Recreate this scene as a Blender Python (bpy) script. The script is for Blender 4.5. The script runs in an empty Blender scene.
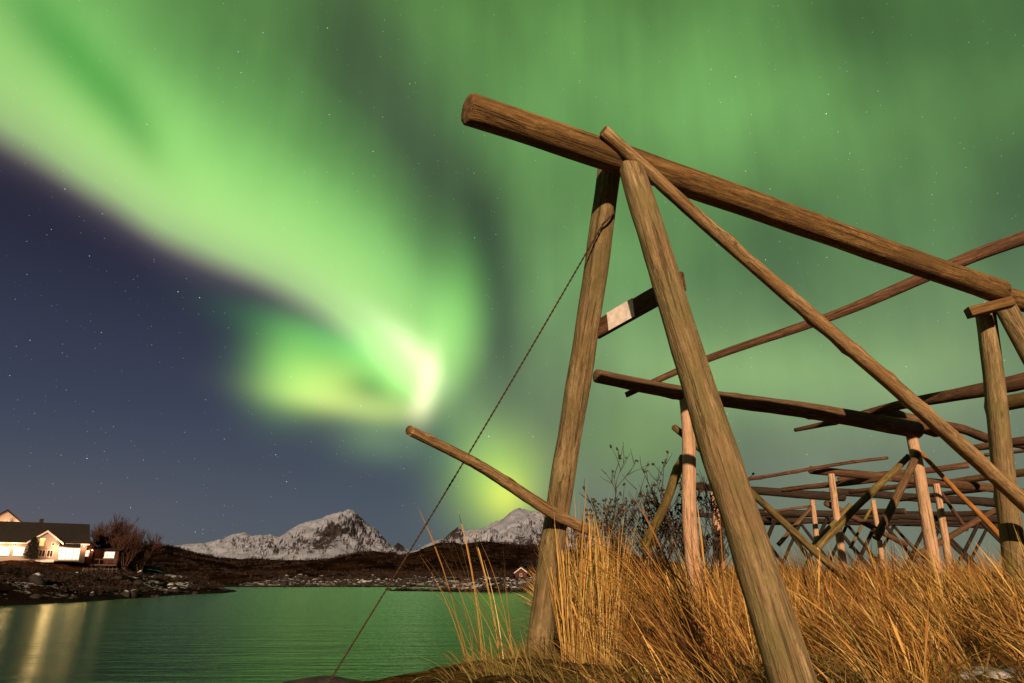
import bpy, math, random
import numpy as np
from mathutils import Vector

rnd = random.Random(7)
rng = np.random.default_rng(11)
SC = bpy.context.scene
COL = SC.collection
R = math.radians

# ------------------------------------------------------------------ camera
CAM_Z = 2.6                      # metres above the water of the bay
PITCH = R(18.9)
FOCAL = 24.0 / 36.0 * 1024.0
CP, SP = math.cos(PITCH), math.sin(PITCH)
cam = bpy.data.cameras.new('camera')
cam.lens = 24.0
cam.sensor_width = 36.0
cam.clip_start = 0.05
cam.clip_end = 30000
co = bpy.data.objects.new('camera', cam)
COL.objects.link(co)
co.location = (0, 0, CAM_Z)
co.rotation_euler = (math.pi / 2 + PITCH, 0, 0)
SC.camera = co


def pt(px, py, d=None, h=None):
    """3-D point seen in direction (px, py): d = metres ahead of the camera, or h = height above the camera"""
    x, y = px - 512.0, 341.5 - py
    f = FOCAL * CP - y * SP
    u = FOCAL * SP + y * CP
    s = d / f if d is not None else h / u
    return Vector((x * s, f * s, u * s + CAM_Z))


# ------------------------------------------------------------------ objects
def tag(o, label=None, cat=None, group=None, kind=None):
    if label: o['label'] = label
    if cat: o['category'] = cat
    if group: o['group'] = group
    if kind: o['kind'] = kind
    return o


def empty(name, loc, label=None, cat=None, group=None, rz=0.0):
    o = bpy.data.objects.new(name, None)
    o.empty_display_size = 0.2
    COL.objects.link(o)
    o.location = loc
    o.rotation_euler = (0, 0, rz)
    return tag(o, label, cat, group)


def link_mesh(name, verts, faces, mats, parent=None, smooth=True, fmat=None, attrs=None):
    me = bpy.data.meshes.new(name)
    verts = np.asarray(verts, dtype=np.float32)
    if isinstance(faces, np.ndarray):
        n, k = faces.shape
        me.vertices.add(len(verts)); me.vertices.foreach_set('co', verts.ravel())
        me.loops.add(n * k); me.loops.foreach_set('vertex_index', faces.ravel().astype(np.int32))
        me.polygons.add(n)
        me.polygons.foreach_set('loop_start', np.arange(0, n * k, k, dtype=np.int32))
        me.polygons.foreach_set('loop_total', np.full(n, k, dtype=np.int32))
        me.update(calc_edges=True)
    else:
        me.from_pydata([tuple(map(float, v)) for v in verts], [], faces)
        me.update()
    if not isinstance(mats, (list, tuple)): mats = [mats]
    for m in mats: me.materials.append(m)
    if fmat is not None:
        me.polygons.foreach_set('material_index', np.asarray(fmat, dtype=np.int32))
    if smooth:
        me.polygons.foreach_set('use_smooth', np.ones(len(me.polygons), dtype=bool))
    for an, (typ, data) in (attrs or {}).items():
        a = me.attributes.new(an, typ, 'POINT')
        a.data.foreach_set('vector' if typ == 'FLOAT_VECTOR' else 'value', np.asarray(data, dtype=np.float32).ravel())
    me.validate()
    o = bpy.data.objects.new(name, me)
    COL.objects.link(o)
    if parent is not None: o.parent = parent
    return o


class MB:
    """collects boxes, prisms and tubes into ONE mesh (local coordinates)"""
    def __init__(self): self.v, self.f = [], []
    def add(self, vs, fs):
        n = len(self.v); self.v += [tuple(v) for v in vs]
        self.f += [tuple(i + n for i in f) for f in fs]
    def box(self, c, s, ax=None):
        c = Vector(c); hx, hy, hz = s[0] / 2, s[1] / 2, s[2] / 2
        X, Y, Z = ax or (Vector((1, 0, 0)), Vector((0, 1, 0)), Vector((0, 0, 1)))
        vs = [c + X * (i * hx) + Y * (j * hy) + Z * (k * hz) for i in (-1, 1) for j in (-1, 1) for k in (-1, 1)]
        self.add(vs, [(0, 1, 3, 2), (4, 6, 7, 5), (0, 4, 5, 1), (2, 3, 7, 6), (0, 2, 6, 4), (1, 5, 7, 3)])
    def prism(self, poly, y0, y1):
        """polygon in the x-z plane pushed from y0 to y1"""
        n = len(poly)
        vs = [(p[0], y0, p[1]) for p in poly] + [(p[0], y1, p[1]) for p in poly]
        fs = [tuple(range(n)), tuple(range(2 * n - 1, n - 1, -1))]
        for i in range(n):
            j = (i + 1) % n
            fs.append((i, i + n, j + n, j))
        self.add(vs, fs)
    def tube(self, p0, p1, r0, r1, n=6):
        p0, p1 = Vector(p0), Vector(p1)
        z = (p1 - p0).normalized()
        x = z.orthogonal().normalized(); y = z.cross(x)
        vs = []
        for p, r in ((p0, r0), (p1, r1)):
            for i in range(n):
                a = 2 * math.pi * i / n
                vs.append(p + x * (math.cos(a) * r) + y * (math.sin(a) * r))
        fs = [(i, (i + 1) % n, n + (i + 1) % n, n + i) for i in range(n)]
        fs += [tuple(range(n - 1, -1, -1)), tuple(range(n, 2 * n))]
        self.add(vs, fs)
    def build(self, name, mat, parent=None, smooth=False, bevel=0.0):
        o = link_mesh(name, self.v, self.f, mat, parent, smooth)
        if bevel:
            m = o.modifiers.new('bevel', 'BEVEL'); m.width = bevel; m.segments = 2; m.limit_method = 'ANGLE'
        return o


# ------------------------------------------------------------------ noise for terrain
def _hash(i, j, s):
    n = (i * 374761393 + j * 668265263 + s * 974634721) & 0xFFFFFFFF
    n = ((n ^ (n >> 13)) * 1274126177) & 0xFFFFFFFF
    n = n ^ (n >> 16)
    return (n & 0xFFFF) / 65535.0


def vnoise(x, y, s=0):
    x = np.asarray(x, dtype=np.float64); y = np.asarray(y, dtype=np.float64)
    i = np.floor(x).astype(np.int64); j = np.floor(y).astype(np.int64)
    fx, fy = x - i, y - j
    fx = fx * fx * fx * (fx * (fx * 6 - 15) + 10); fy = fy * fy * fy * (fy * (fy * 6 - 15) + 10)
    a, b = _hash(i, j, s), _hash(i + 1, j, s)
    c, d = _hash(i, j + 1, s), _hash(i + 1, j + 1, s)
    return (a + (b - a) * fx) * (1 - fy) + (c + (d - c) * fx) * fy


def fbm(x, y, o=5, s=0, g=0.5, ridged=False):
    t, a, n = 0.0, 1.0, 0.0
    for k in range(o):
        v = vnoise(x * 2 ** k, y * 2 ** k, s + k * 17)
        if ridged: v = 1 - np.abs(2 * v - 1)
        t = t + a * v; n += a; a *= g
    return t / n


def sstep(a, b, x):
    t = np.clip((x - a) / (b - a), 0, 1)
    return t * t * (3 - 2 * t)


# ------------------------------------------------------------------ material helpers
class NT:
    def __init__(self, tree):
        self.t = tree; self.n = tree.nodes; self.l = tree.links
    def new(self, typ, **kw):
        nd = self.n.new(typ)
        for k, v in kw.items(): setattr(nd, k, v)
        return nd
    def put(self, sock, v):
        if v is None: return
        if isinstance(v, bpy.types.NodeSocket): self.l.new(v, sock)
        elif isinstance(v, (tuple, list)) and sock.type == 'RGBA' and len(v) == 3: sock.default_value = (*v, 1)
        else: sock.default_value = v
    def math(self, op, a, b=None, c=None, clamp=False):
        nd = self.new('ShaderNodeMath', operation=op); nd.use_clamp = clamp
        for i, v in enumerate((a, b, c)): self.put(nd.inputs[i], v) if v is not None else None
        return nd.outputs[0]
    def vmath(self, op, a, b=None, c=None):
        nd = self.new('ShaderNodeVectorMath', operation=op)
        for i, v in enumerate((a, b, c)): self.put(nd.inputs[i], v) if v is not None else None
        return nd.outputs['Value'] if op in ('DOT_PRODUCT', 'LENGTH') else nd.outputs[0]
    def scale(self, v, s):
        nd = self.new('ShaderNodeVectorMath', operation='SCALE')
        self.put(nd.inputs[0], v); self.put(nd.inputs['Scale'], s); return nd.outputs[0]
    def noise(self, vec, scale, detail=5, rough=0.55, dist=0.0):
        nd = self.new('ShaderNodeTexNoise'); self.put(nd.inputs['Vector'], vec)
        nd.inputs['Scale'].default_value = scale; nd.inputs['Detail'].default_value = detail
        nd.inputs['Roughness'].default_value = rough; nd.inputs['Distortion'].default_value = dist
        return nd.outputs['Fac']
    def ramp(self, fac, stops, interp='LINEAR'):
        nd = self.new('ShaderNodeValToRGB'); self.put(nd.inputs[0], fac)
        cr = nd.color_ramp; cr.interpolation = interp
        while len(cr.elements) < len(stops): cr.elements.new(0.5)
        for e, (p, c) in zip(cr.elements, stops):
            e.position = p
            e.color = (c, c, c, 1) if not isinstance(c, (tuple, list)) else (*c, 1)
        return nd.outputs[0]
    def mix(self, fac, a, b, mode='MIX'):
        nd = self.new('ShaderNodeMix', data_type='RGBA', blend_type=mode)
        self.put(nd.inputs[0], fac); self.put(nd.inputs[6], a); self.put(nd.inputs[7], b)
        return nd.outputs[2]
    def mapping(self, vec, scale=(1, 1, 1), loc=(0, 0, 0), rot=(0, 0, 0), typ='POINT'):
        nd = self.new('ShaderNodeMapping', vector_type=typ); self.put(nd.inputs[0], vec)
        nd.inputs['Location'].default_value = loc; nd.inputs['Rotation'].default_value = rot
        nd.inputs['Scale'].default_value = scale
        return nd.outputs[0]
    def bump(self, h, strength=0.5, dist=0.01):
        nd = self.new('ShaderNodeBump'); self.put(nd.inputs['Height'], h)
        nd.inputs['Strength'].default_value = strength; nd.inputs['Distance'].default_value = dist
        return nd.outputs[0]


def new_mat(name):
    m = bpy.data.materials.new(name); m.use_nodes = True
    t = NT(m.node_tree); b = t.n['Principled BSDF']
    b.inputs['Roughness'].default_value = 0.9
    b.inputs['Specular IOR Level'].default_value = 0.25
    return m, t, b


def simple_mat(name, col, rough=0.8, var=0.25, scale=3.0, emit=0.0):
    m, t, b = new_mat(name)
    tc = t.new('ShaderNodeTexCoord').outputs['Object']
    f = t.noise(tc, scale, 5)
    lo = tuple(c * (1 - var) for c in col); hi = tuple(min(1, c * (1 + var)) for c in col)
    c = t.ramp(f, [(0.3, lo), (0.7, hi)])
    t.put(b.inputs['Base Color'], c); b.inputs['Roughness'].default_value = rough
    if emit:
        t.put(b.inputs['Emission Color'], c); b.inputs['Emission Strength'].default_value = emit
    return m


def wood_mat(name, dark, mid, light, moss=None, moss_amt=0.0, patch=None):
    m, t, b = new_mat(name)
    g = t.new('ShaderNodeAttribute', attribute_name='grain').outputs['Vector']
    f1 = t.noise(t.mapping(g, (34, 34, 2.0)), 1.0, 8, 0.68, 0.6)
    f2 = t.noise(t.mapping(g, (100, 100, 7.0)), 1.0, 4, 0.65)
    f = t.math('ADD', t.math('MULTIPLY', f1, 0.65), t.math('MULTIPLY', f2, 0.35))
    c = t.ramp(f, [(0.36, dark), (0.5, mid), (0.63, light)])
    # flaking outer wood: short dark and pale strips along the grain
    fl = t.noise(t.mapping(g, (55, 55, 9), (2, 5, 8)), 1.0, 6, 0.7, 0.8)
    c = t.mix(t.ramp(fl, [(0.51, 0.0), (0.60, 0.6)]), c, dark)
    c = t.mix(t.ramp(fl, [(0.34, 0.5), (0.42, 0.0)]), c, light)
    # blotches of weather and lichen
    p = t.noise(t.mapping(g, (5, 5, 2.2)), 1.0, 6, 0.65)
    c = t.mix(t.ramp(p, [(0.45, 0.0), (0.62, 0.8)]), c, patch or dark)
    if moss:
        q = t.noise(t.mapping(g, (9, 9, 4), (3.1, 1.7, 9.2)), 1.0, 7, 0.7)
        c = t.mix(t.math('MULTIPLY', t.ramp(q, [(0.46, 0.0), (0.6, 1.0)]), moss_amt), c, moss)
    # long drying cracks and small dark knots
    k = t.noise(t.mapping(g, (40, 40, 0.8), (7, 3, 1)), 1.0, 4, 0.55, 0.5)
    crack = t.ramp(k, [(0.60, 0.0), (0.645, 1.0), (0.66, 1.0), (0.70, 0.0)])
    vo = t.new('ShaderNodeTexVoronoi'); t.put(vo.inputs['Vector'], t.mapping(g, (11, 11, 4.0)))
    vo.inputs['Scale'].default_value = 1.0
    vc = t.new('ShaderNodeSeparateColor'); t.put(vc.inputs[0], vo.outputs['Color'])
    kn = t.math('MULTIPLY', t.ramp(vo.outputs['Distance'], [(0.06, 1.0), (0.2, 0.0)]), t.math('GREATER_THAN', vc.outputs[0], 0.62))
    dk = t.math('MAXIMUM', t.math('MULTIPLY', crack, 0.55), t.math('MULTIPLY', kn, 0.6))
    c = t.mix(dk, c, tuple(x * 0.25 for x in dark))
    t.put(b.inputs['Base Color'], c)
    hgt = t.math('SUBTRACT', t.math('SUBTRACT', f, t.math('MULTIPLY', fl, 0.8)), t.math('MULTIPLY', dk, 0.6))
    t.put(b.inputs['Normal'], t.bump(hgt, 1.0, 0.014))
    b.inputs['Roughness'].default_value = 0.85
    return m


# ------------------------------------------------------------------ a round log
_log_id = [0]


def log(name, p0, p1, r0, r1, mat, parent=None, bend=0.01, seg=20, knots=0.6, rough=0.035, step=0.07, flat=0.0, tip=None):
    """tapered, slightly crooked pole from p0 to p1 (world coordinates) as one mesh"""
    _log_id[0] += 1
    g = np.random.default_rng(100 + _log_id[0])
    p0, p1 = np.array(p0, float), np.array(p1, float)
    org = np.array(parent.location) if parent is not None else p0
    L = np.linalg.norm(p1 - p0)
    z = (p1 - p0) / L
    a = np.array([0, 0, 1.0]) if abs(z[2]) < 0.9 else np.array([1.0, 0, 0])
    x = np.cross(a, z); x /= np.linalg.norm(x); y = np.cross(z, x)
    nr = max(6, int(L / step)); ss = np.linspace(0, 1, nr + 1)
    th = np.arange(seg) * 2 * math.pi / seg
    zz = ss * L
    rad = r0 + (r1 - r0) * ss
    if tip is not None: rad = rad * np.where(ss > tip, 1 - 0.75 * (ss - tip) / (1 - tip), 1)
    bend *= min(1.0, L / 3.5)
    b1 = g.normal(0, bend, 3); b2 = g.normal(0, bend, 3); ph = g.uniform(0, 6.28, 6)
    offx = sum(b1[k] * np.sin(math.pi * (k + 1) * ss) for k in range(3))
    offy = sum(b2[k] * np.sin(math.pi * (k + 1) * ss) for k in range(3))
    TH, ZZ = np.meshgrid(th, zz)
    f = np.ones_like(TH)
    for k in range(2, 8):
        f += rough * g.uniform(0.2, 1) / math.sqrt(k) * np.cos(k * TH + g.uniform(0, 6.28) + ZZ * g.uniform(-1.5, 1.5))
    for k in range(5):
        f += rough * 0.5 * np.sin(ZZ * g.uniform(2, 14) + g.uniform(0, 6.28)) * (0.5 + 0.5 * np.cos(TH + g.uniform(0, 6.28)))
    f += rough * 0.12 * g.normal(0, 1, f.shape)
    for k in range(int(knots * L * 3)):
        kt, kz = g.uniform(0, 6.28), g.uniform(0.05, 0.95) * L
        dt = np.abs((TH - kt + math.pi) % (2 * math.pi) - math.pi)
        w = 0.03 + 0.02 * g.random()
        f += g.uniform(0.1, 0.3) * np.exp(-((dt * rad[:, None]) ** 2 + (ZZ - kz) ** 2) / (2 * w * w * 0.4))
    RR = rad[:, None] * f
    lx = RR * np.cos(TH) + offx[:, None]; ly = RR * np.sin(TH) + offy[:, None]
    loc = np.stack([lx, ly, ZZ], -1)
    ch = min(0.012, r0 * 0.15)
    def ring(base, k, s, dz):
        c = np.array([offx[k], offy[k], 0])
        q = (base - c) * np.array([s, s, 1]) + c; q[:, 2] += dz + g.normal(0, ch * 0.12, len(q)); return q
    e0 = ring(loc[0], 0, 0.9, -ch); e1 = ring(loc[-1], -1, 0.9, ch)
    m0 = ring(loc[0], 0, 0.5, -ch); m1 = ring(loc[-1], -1, 0.5, ch)
    rings = [m0, e0] + list(loc) + [e1, m1]
    V = np.concatenate(rings + [np.array([[offx[0], offy[0], -ch]]), np.array([[offx[-1], offy[-1], L + ch]])])
    nrg = len(rings); F = []; M = []
    for i in range(nrg - 1):
        mi = 1 if i in (0, nrg - 2) else 0
        for j in range(seg):
            k = (j + 1) % seg
            F.append((i * seg + j, i * seg + k, (i + 1) * seg + k, (i + 1) * seg + j)); M.append(mi)
    c0, c1 = nrg * seg, nrg * seg + 1
    for j in range(seg):
        k = (j + 1) % seg
        F.append((c0, k, j)); M.append(1)
        F.append((c1, (nrg - 1) * seg + j, (nrg - 1) * seg + k)); M.append(1)
    W = p0 + V[:, :1] * x + V[:, 1:2] * y + V[:, 2:] * z - org
    grain = V + g.uniform(-50, 50, 3)
    o = link_mesh(name, W, F, [mat, MAT['end_grain']], parent, True, M, {'grain': ('FLOAT_VECTOR', grain)})
    if parent is None: o.location = org
    return o


def plank(name, p0, p1, width, thick, wdir, mat, parent, bevel=0.006):
    """sawn board from p0 to p1, its width along wdir"""
    _log_id[0] += 1
    p0, p1 = Vector(p0), Vector(p1)
    z = (p1 - p0).normalized(); w = Vector(wdir); w = (w - z * w.dot(z)).normalized(); n = z.cross(w)
    org = Vector(parent.location)
    L = (p1 - p0).length; ns = max(2, int(L / 0.1))
    V, G, F = [], [], []
    prof = [(-.5, -.5 + .12), (-.5 + .05, -.5), (.5 - .05, -.5), (.5, -.5 + .12), (.5, .5 - .12), (.5 - .05, .5), (-.5 + .05, .5), (-.5, .5 - .12)]
    k = len(prof); gr = random.Random(_log_id[0]); gx = gr.uniform(-30, 30)
    for i in range(ns + 1):
        c = p0 + z * (L * i / ns)
        for a, b in prof:
            j = 1 + gr.uniform(-.02, .02)
            V.append(c + w * (a * width * j) + n * (b * thick) - org); G.append((a * width + gx, b * thick, L * i / ns))
    for i in range(ns):
        for j in range(k):
            F.append((i * k + j, i * k + (j + 1) % k, (i + 1) * k + (j + 1) % k, (i + 1) * k + j))
    F.append(tuple(range(k - 1, -1, -1))); F.append(tuple(ns * k + j for j in range(k)))
    return link_mesh(name, V, F, mat, parent, False, None, {'grain': ('FLOAT_VECTOR', G)})

# aurora: positions and sizes in degrees of azimuth (east of the lens axis) and elevation
BAND_EDGE = [(-50.46, 29.22), (-46.12, 28.44), (-41.3, 27.57), (-37.96, 26.7), (-34.33, 25.31), (-30.51, 23.73), (-26.61, 22.52), (-22.59, 21.45), (-18.38, 19.97), (-14.92, 18.35), (-11.82, 16.34), (-9.6, 14.47), (-8.01, 13.05), (-6.12, 12.11), (-2.72, 11.5), (4.05, 10.66)]
VEIL_EDGE = [(-51.13, 31.32), (-46.86, 31.0), (-42.05, 30.46), (-38.67, 29.67), (-34.99, 28.38), (-31.1, 26.87), (-27.16, 25.86), (-23.03, 24.68), (-18.76, 23.31), (-15.21, 21.67), (-12.04, 19.46), (-9.75, 17.11), (-8.09, 14.7), (-6.12, 12.27), (-4.33, 8.22), (-2.6, 4.24), (-0.96, 1.15), (2.2, -1.84), (6.76, -4.68)]
BAND_SIDE = [(5.52, 52.83), (2.99, 45.44), (0.81, 38.38), (-0.67, 30.61), (-1.65, 24.04), (-2.5, 19.85), (-4.01, 16.3), (-6.15, 13.1), (-7.31, 10.6), (-7.99, 7.36)]
BAND_MOD = [
    (-41.83, 36.5, 4.6, 1.56, -20.9, -0.25),
    (-37.02, 34.03, 3.95, 1.39, -28.5, -0.25),
    (-32.72, 31.18, 2.35, 1.03, -48.4, -0.2),
    (-29.01, 31.81, 4.36, 1.69, -49.4, 0.12),
    (-43.04, 34.02, 2.51, 3.7, 22.7, -0.1),
    (-27.16, 25.86, 8.62, 2.27, -18.4, 0.14),
    (-11.53, 18.26, 5.09, 1.65, -34.3, 0.35),
]
VEIL_MOD = [
    (-11.1, 37.11, 11.65, 3.81, -49.6, -0.36),
    (-20.34, 41.59, 7.28, 3.36, -33.3, -0.2),
    (-1.82, 23.2, 6.71, 1.81, -81.0, -0.55),
    (-7.82, 31.17, 5.89, 3.61, -53.9, -0.25),
    (5.0, 42.62, 6.16, 4.34, -4.0, 0.35),
    (17.5, 37.8, 6.29, 4.47, -18.2, 0.45),
    (27.37, 33.31, 6.85, 3.26, -15.0, 0.3),
    (32.72, 39.21, 4.51, 2.95, -18.7, -0.35),
    (42.76, 36.1, 3.59, 3.03, -24.8, -0.3),
    (41.5, 24.58, 2.73, 3.92, -19.1, -0.45),
    (9.69, 22.09, 3.49, 5.8, -4.0, 0.5),
    (3.07, 26.5, 2.4, 7.5, -1.7, 0.3),
    (19.97, 15.57, 8.06, 2.76, -6.4, 0.4),
    (30.39, 12.87, 3.75, 2.9, -7.7, 0.25),
    (22.88, 25.88, 6.16, 3.49, -10.6, -0.25),
    (4.57, 30.53, 3.26, 6.62, -80.3, -0.15),
    (15.57, 11.1, 6.11, 3.16, -3.6, -0.2),
    (7.43, 11.42, 4.13, 4.05, -1.9, -0.1),
    (4.09, 12.31, 2.54, 6.5, -1.1, -0.2),
    (34.24, 6.83, 3.29, 4.01, -4.8, -0.25),
    (38.12, 31.24, 3.77, 2.65, -20.1, 0.15),
]
GLOWS = [
    (-9.85, 18.77, 2.38, 0.76, -38.1, (0.22, 0.17, 0.16)),
    (-8.04, 17.27, 2.03, 0.85, -52.7, (0.29, 0.24, 0.16)),
    (-7.26, 15.3, 1.98, 0.68, -99.9, (0.54, 0.46, 0.3)),
    (-7.94, 13.46, 1.0, 0.75, 41.4, (0.28, 0.23, 0.15)),
    (-36.62, 33.83, 5.0, 1.4, -31.3, (-0.1, -0.07, -0.05)),
    (-5.07, 19.79, 1.6, 4.18, -6.2, (0.05, 0.18, 0.02)),
    (-15.73, 14.63, 2.61, 1.37, 3.6, (0.4, 0.5, 0.09)),
    (-18.89, 15.82, 1.99, 2.23, 4.9, (0.16, 0.42, 0.055)),
    (-14.34, 16.51, 3.51, 1.62, -1.4, (0.11, 0.32, 0.04)),
    (-15.57, 18.21, 4.7, 1.13, -11.7, (0.04, 0.22, 0.035)),
    (-14.48, 13.25, 3.78, 0.8, -7.1, (0.22, 0.28, 0.06)),
    (-10.52, 13.04, 2.34, 0.9, -1.9, (0.2, 0.26, 0.05)),
    (-10.91, 16.56, 2.88, 1.15, -30.5, (0.1, 0.34, 0.045)),
    (-11.1, 37.11, 11.65, 3.81, -49.6, (0.012, 0.002, 0.014)),
    (-9.77, 14.47, 1.52, 0.98, -17.3, (0.1, 0.2, 0.02)),
    (-9.47, 15.14, 1.35, 0.99, -27.0, (0.1, 0.26, 0.04)),
    (-12.48, 14.99, 1.34, 0.65, -6.8, (-0.09, -0.07, -0.03)),
    (-11.2, 10.81, 2.47, 1.36, -6.0, (0.09, 0.17, 0.05)),
    (-1.08, 7.03, 2.54, 2.72, -29.3, (0.27, 0.42, 0.0)),
    (-0.49, 6.07, 1.23, 1.27, -0.0, (0.3, 0.24, 0)),
    (-3.19, 9.69, 2.98, 2.44, -38.8, (0.045, 0.13, 0.025)),
    (10.69, 10.51, 4.02, 2.57, -2.3, (0.05, 0.11, 0.0)),
    (20.64, 14.71, 7.94, 2.35, -6.3, (0.05, 0.1, 0.02)),
    (-34.96, 3.48, 9.05, 2.58, 2.1, (0.02, 0.004, 0.002)),
]

# ------------------------------------------------------------------ light: moon (sun lamp) and night sky
SUN_EL, SUN_AZ = R(16.5), R(180)      # azimuth clockwise from +Y: the moon stands behind the camera, a little to its right
sd = Vector((math.sin(SUN_AZ) * math.cos(SUN_EL), math.cos(SUN_AZ) * math.cos(SUN_EL), math.sin(SUN_EL)))
sl = bpy.data.lights.new('moon', 'SUN'); sl.energy = 5.0; sl.angle = R(0.5); sl.color = (1.0, 0.72, 0.46)
so = bpy.data.objects.new('moon', sl); COL.objects.link(so)
so.rotation_euler = (-sd).to_track_quat('-Z', 'Y').to_euler()
so.location = sd * 50

W = bpy.data.worlds.new('World'); SC.world = W; W.use_nodes = True
wt = NT(W.node_tree); bg = wt.n['Background']
tc = wt.new('ShaderNodeTexCoord').outputs['Generated']
sky = wt.new('ShaderNodeTexSky', sky_type='NISHITA'); sky.sun_disc = False
sky.sun_elevation = SUN_EL; sky.sun_rotation = SUN_AZ
sep = wt.new('ShaderNodeSeparateXYZ'); wt.put(sep.inputs[0], tc)
DEG = 180 / math.pi
az = wt.math('MULTIPLY', wt.math('ARCTAN2', sep.outputs[0], sep.outputs[1]), DEG)
el = wt.math('MULTIPLY', wt.math('ARCSINE', sep.outputs[2]), DEG)
cmb = wt.new('ShaderNodeCombineXYZ'); wt.put(cmb.inputs[0], az); wt.put(cmb.inputs[1], el)
P = cmb.outputs[0]


def gauss(a, e, s1, s2, rot):
    q = wt.mapping(P, (s1 * 1.414, s2 * 1.414, 1), (a, e, 0), (0, 0, R(rot)), 'TEXTURE')
    d = wt.vmath('DOT_PRODUCT', q, q)
    return wt.math('EXPONENT', wt.math('MULTIPLY', d, -1.0))


def edge_curve(pts, src, lo, hi):
    """piecewise curve through (src, value) pairs, all in degrees"""
    nd = wt.new('ShaderNodeFloatCurve')
    wt.put(nd.inputs['Value'], wt.math('MULTIPLY_ADD', src, 1 / (hi - lo), -lo / (hi - lo), clamp=True))
    c = nd.mapping.curves[0]
    P2 = sorted(((a - lo) / (hi - lo), (e + 60) / 120.0) for a, e in pts)
    c.points[0].location = (0, P2[0][1]); c.points[1].location = (1, P2[-1][1])
    for p in P2: c.points.new(*p)
    nd.mapping.update()
    return wt.math('MULTIPLY_ADD', nd.outputs[0], 120.0, -60.0)


def modulate(lst):
    acc = 1.0
    for (a, e, s1, s2, r, w) in lst:
        acc = wt.math('MULTIPLY_ADD', gauss(a, e, s1, s2, r), w, acc)
    return wt.math('MAXIMUM', acc, 0.0)


def lin(r, g, b):
    return tuple(((c / 255 + 0.055) / 1.055) ** 2.4 if c > 10 else c / 255 / 12.92 for c in (r, g, b))


# fine structure: curtains hang along the field lines, so stretch noise in elevation
rays = wt.noise(wt.mapping(P, (0.34, 0.03, 1)), 1.0, 4, 0.5)
raysA = wt.ramp(rays, [(0.30, 0.94), (0.72, 1.07)])
mott = wt.noise(wt.mapping(P, (0.075, 0.05, 1), (4, 9, 0)), 1.0, 3, 0.5)
raysA = wt.math('MULTIPLY', raysA, wt.ramp(mott, [(0.34, 0.74), (0.66, 1.15)]))
wob = wt.noise(wt.mapping(P, (0.06, 0.06, 1)), 1.0, 2, 0.5)
d = wt.math('SUBTRACT', el, edge_curve(BAND_EDGE, az, -60, 60))
d = wt.math('ADD', d, wt.math('MULTIPLY_ADD', wob, 2.0, -1.0))
band = wt.ramp(wt.math('MULTIPLY_ADD', d, 1 / 24.0, 4 / 24.0, clamp=True), [
    (0.08, (0, 0, 0)), (0.155, (.022, .014, .020)), (0.195, (.15, .14, .10)), (0.245, (.32, .50, .18)),
    (0.36, (.34, .63, .165)), (0.52, (.20, .48, .11)), (0.70, (.035, .12, .022)), (0.92, (0, 0, 0))], 'B_SPLINE')
side = wt.math('SUBTRACT', edge_curve([(e, a) for a, e in BAND_SIDE], el, 0, 60), az)
side = wt.ramp(wt.math('MULTIPLY_ADD', side, 1 / 7.0, 0.3, clamp=True), [(0.0, 0.0), (1.0, 1.0)], 'EASE')
acc = wt.scale(band, wt.math('MULTIPLY', modulate(BAND_MOD), side))
# broad veil on the other side of the band
dv = wt.math('SUBTRACT', el, edge_curve(VEIL_EDGE, az, -60, 60))
vm = wt.ramp(wt.math('MULTIPLY_ADD', dv, 1 / 14.0, 4 / 14.0, clamp=True), [(0, 0.0), (0.9, 1.0)], 'EASE')
back = wt.ramp(wt.math('MULTIPLY', wt.math('ABSOLUTE', az), 1 / 180.0), [(0.28, 1.0), (0.60, 0.0)])
veil = wt.ramp(wt.math('MULTIPLY', el, 1 / 60.0, clamp=True), [
    (0.0, (.11, .13, .070)), (0.12, (.13, .16, .080)), (0.25, (.135, .215, .075)), (0.40, (.108, .235, .066)),
    (0.60, (.102, .25, .062)), (0.85, (.088, .22, .045)), (1.0, (.05, .15, .04))])
veil = wt.scale(veil, modulate(VEIL_MOD))
veil = wt.scale(veil, wt.math('MULTIPLY', wt.math('MULTIPLY', vm, back), raysA))
acc = wt.vmath('ADD', acc, veil)
for (a, e, s1, s2, r, c) in GLOWS:
    nd = wt.new('ShaderNodeVectorMath', operation='MULTIPLY_ADD')
    wt.put(nd.inputs[0], gauss(a, e, s1, s2, r)); nd.inputs[1].default_value = c; wt.put(nd.inputs[2], acc)
    acc = nd.outputs[0]
# moonlit air: a trace of the sky texture a sunny day has, over the deep blue of the clear night
night = wt.scale(sky.outputs[0], 0.0006)
blue = wt.ramp(wt.math('MULTIPLY', el, 1 / 60.0, clamp=True), [
    (0.0, lin(84, 92, 98)), (0.07, lin(76, 86, 98)), (0.2, lin(59, 65, 85)), (0.36, lin(43, 45, 64)),
    (0.5, lin(35, 34, 47)), (0.8, lin(27, 26, 35)), (1.0, lin(22, 22, 32))])
clear = wt.math('MULTIPLY_ADD', wt.math('MULTIPLY', vm, back), -0.38, 1.0)
acc = wt.vmath('ADD', acc, wt.vmath('ADD', night, wt.scale(blue, clear)))
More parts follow.
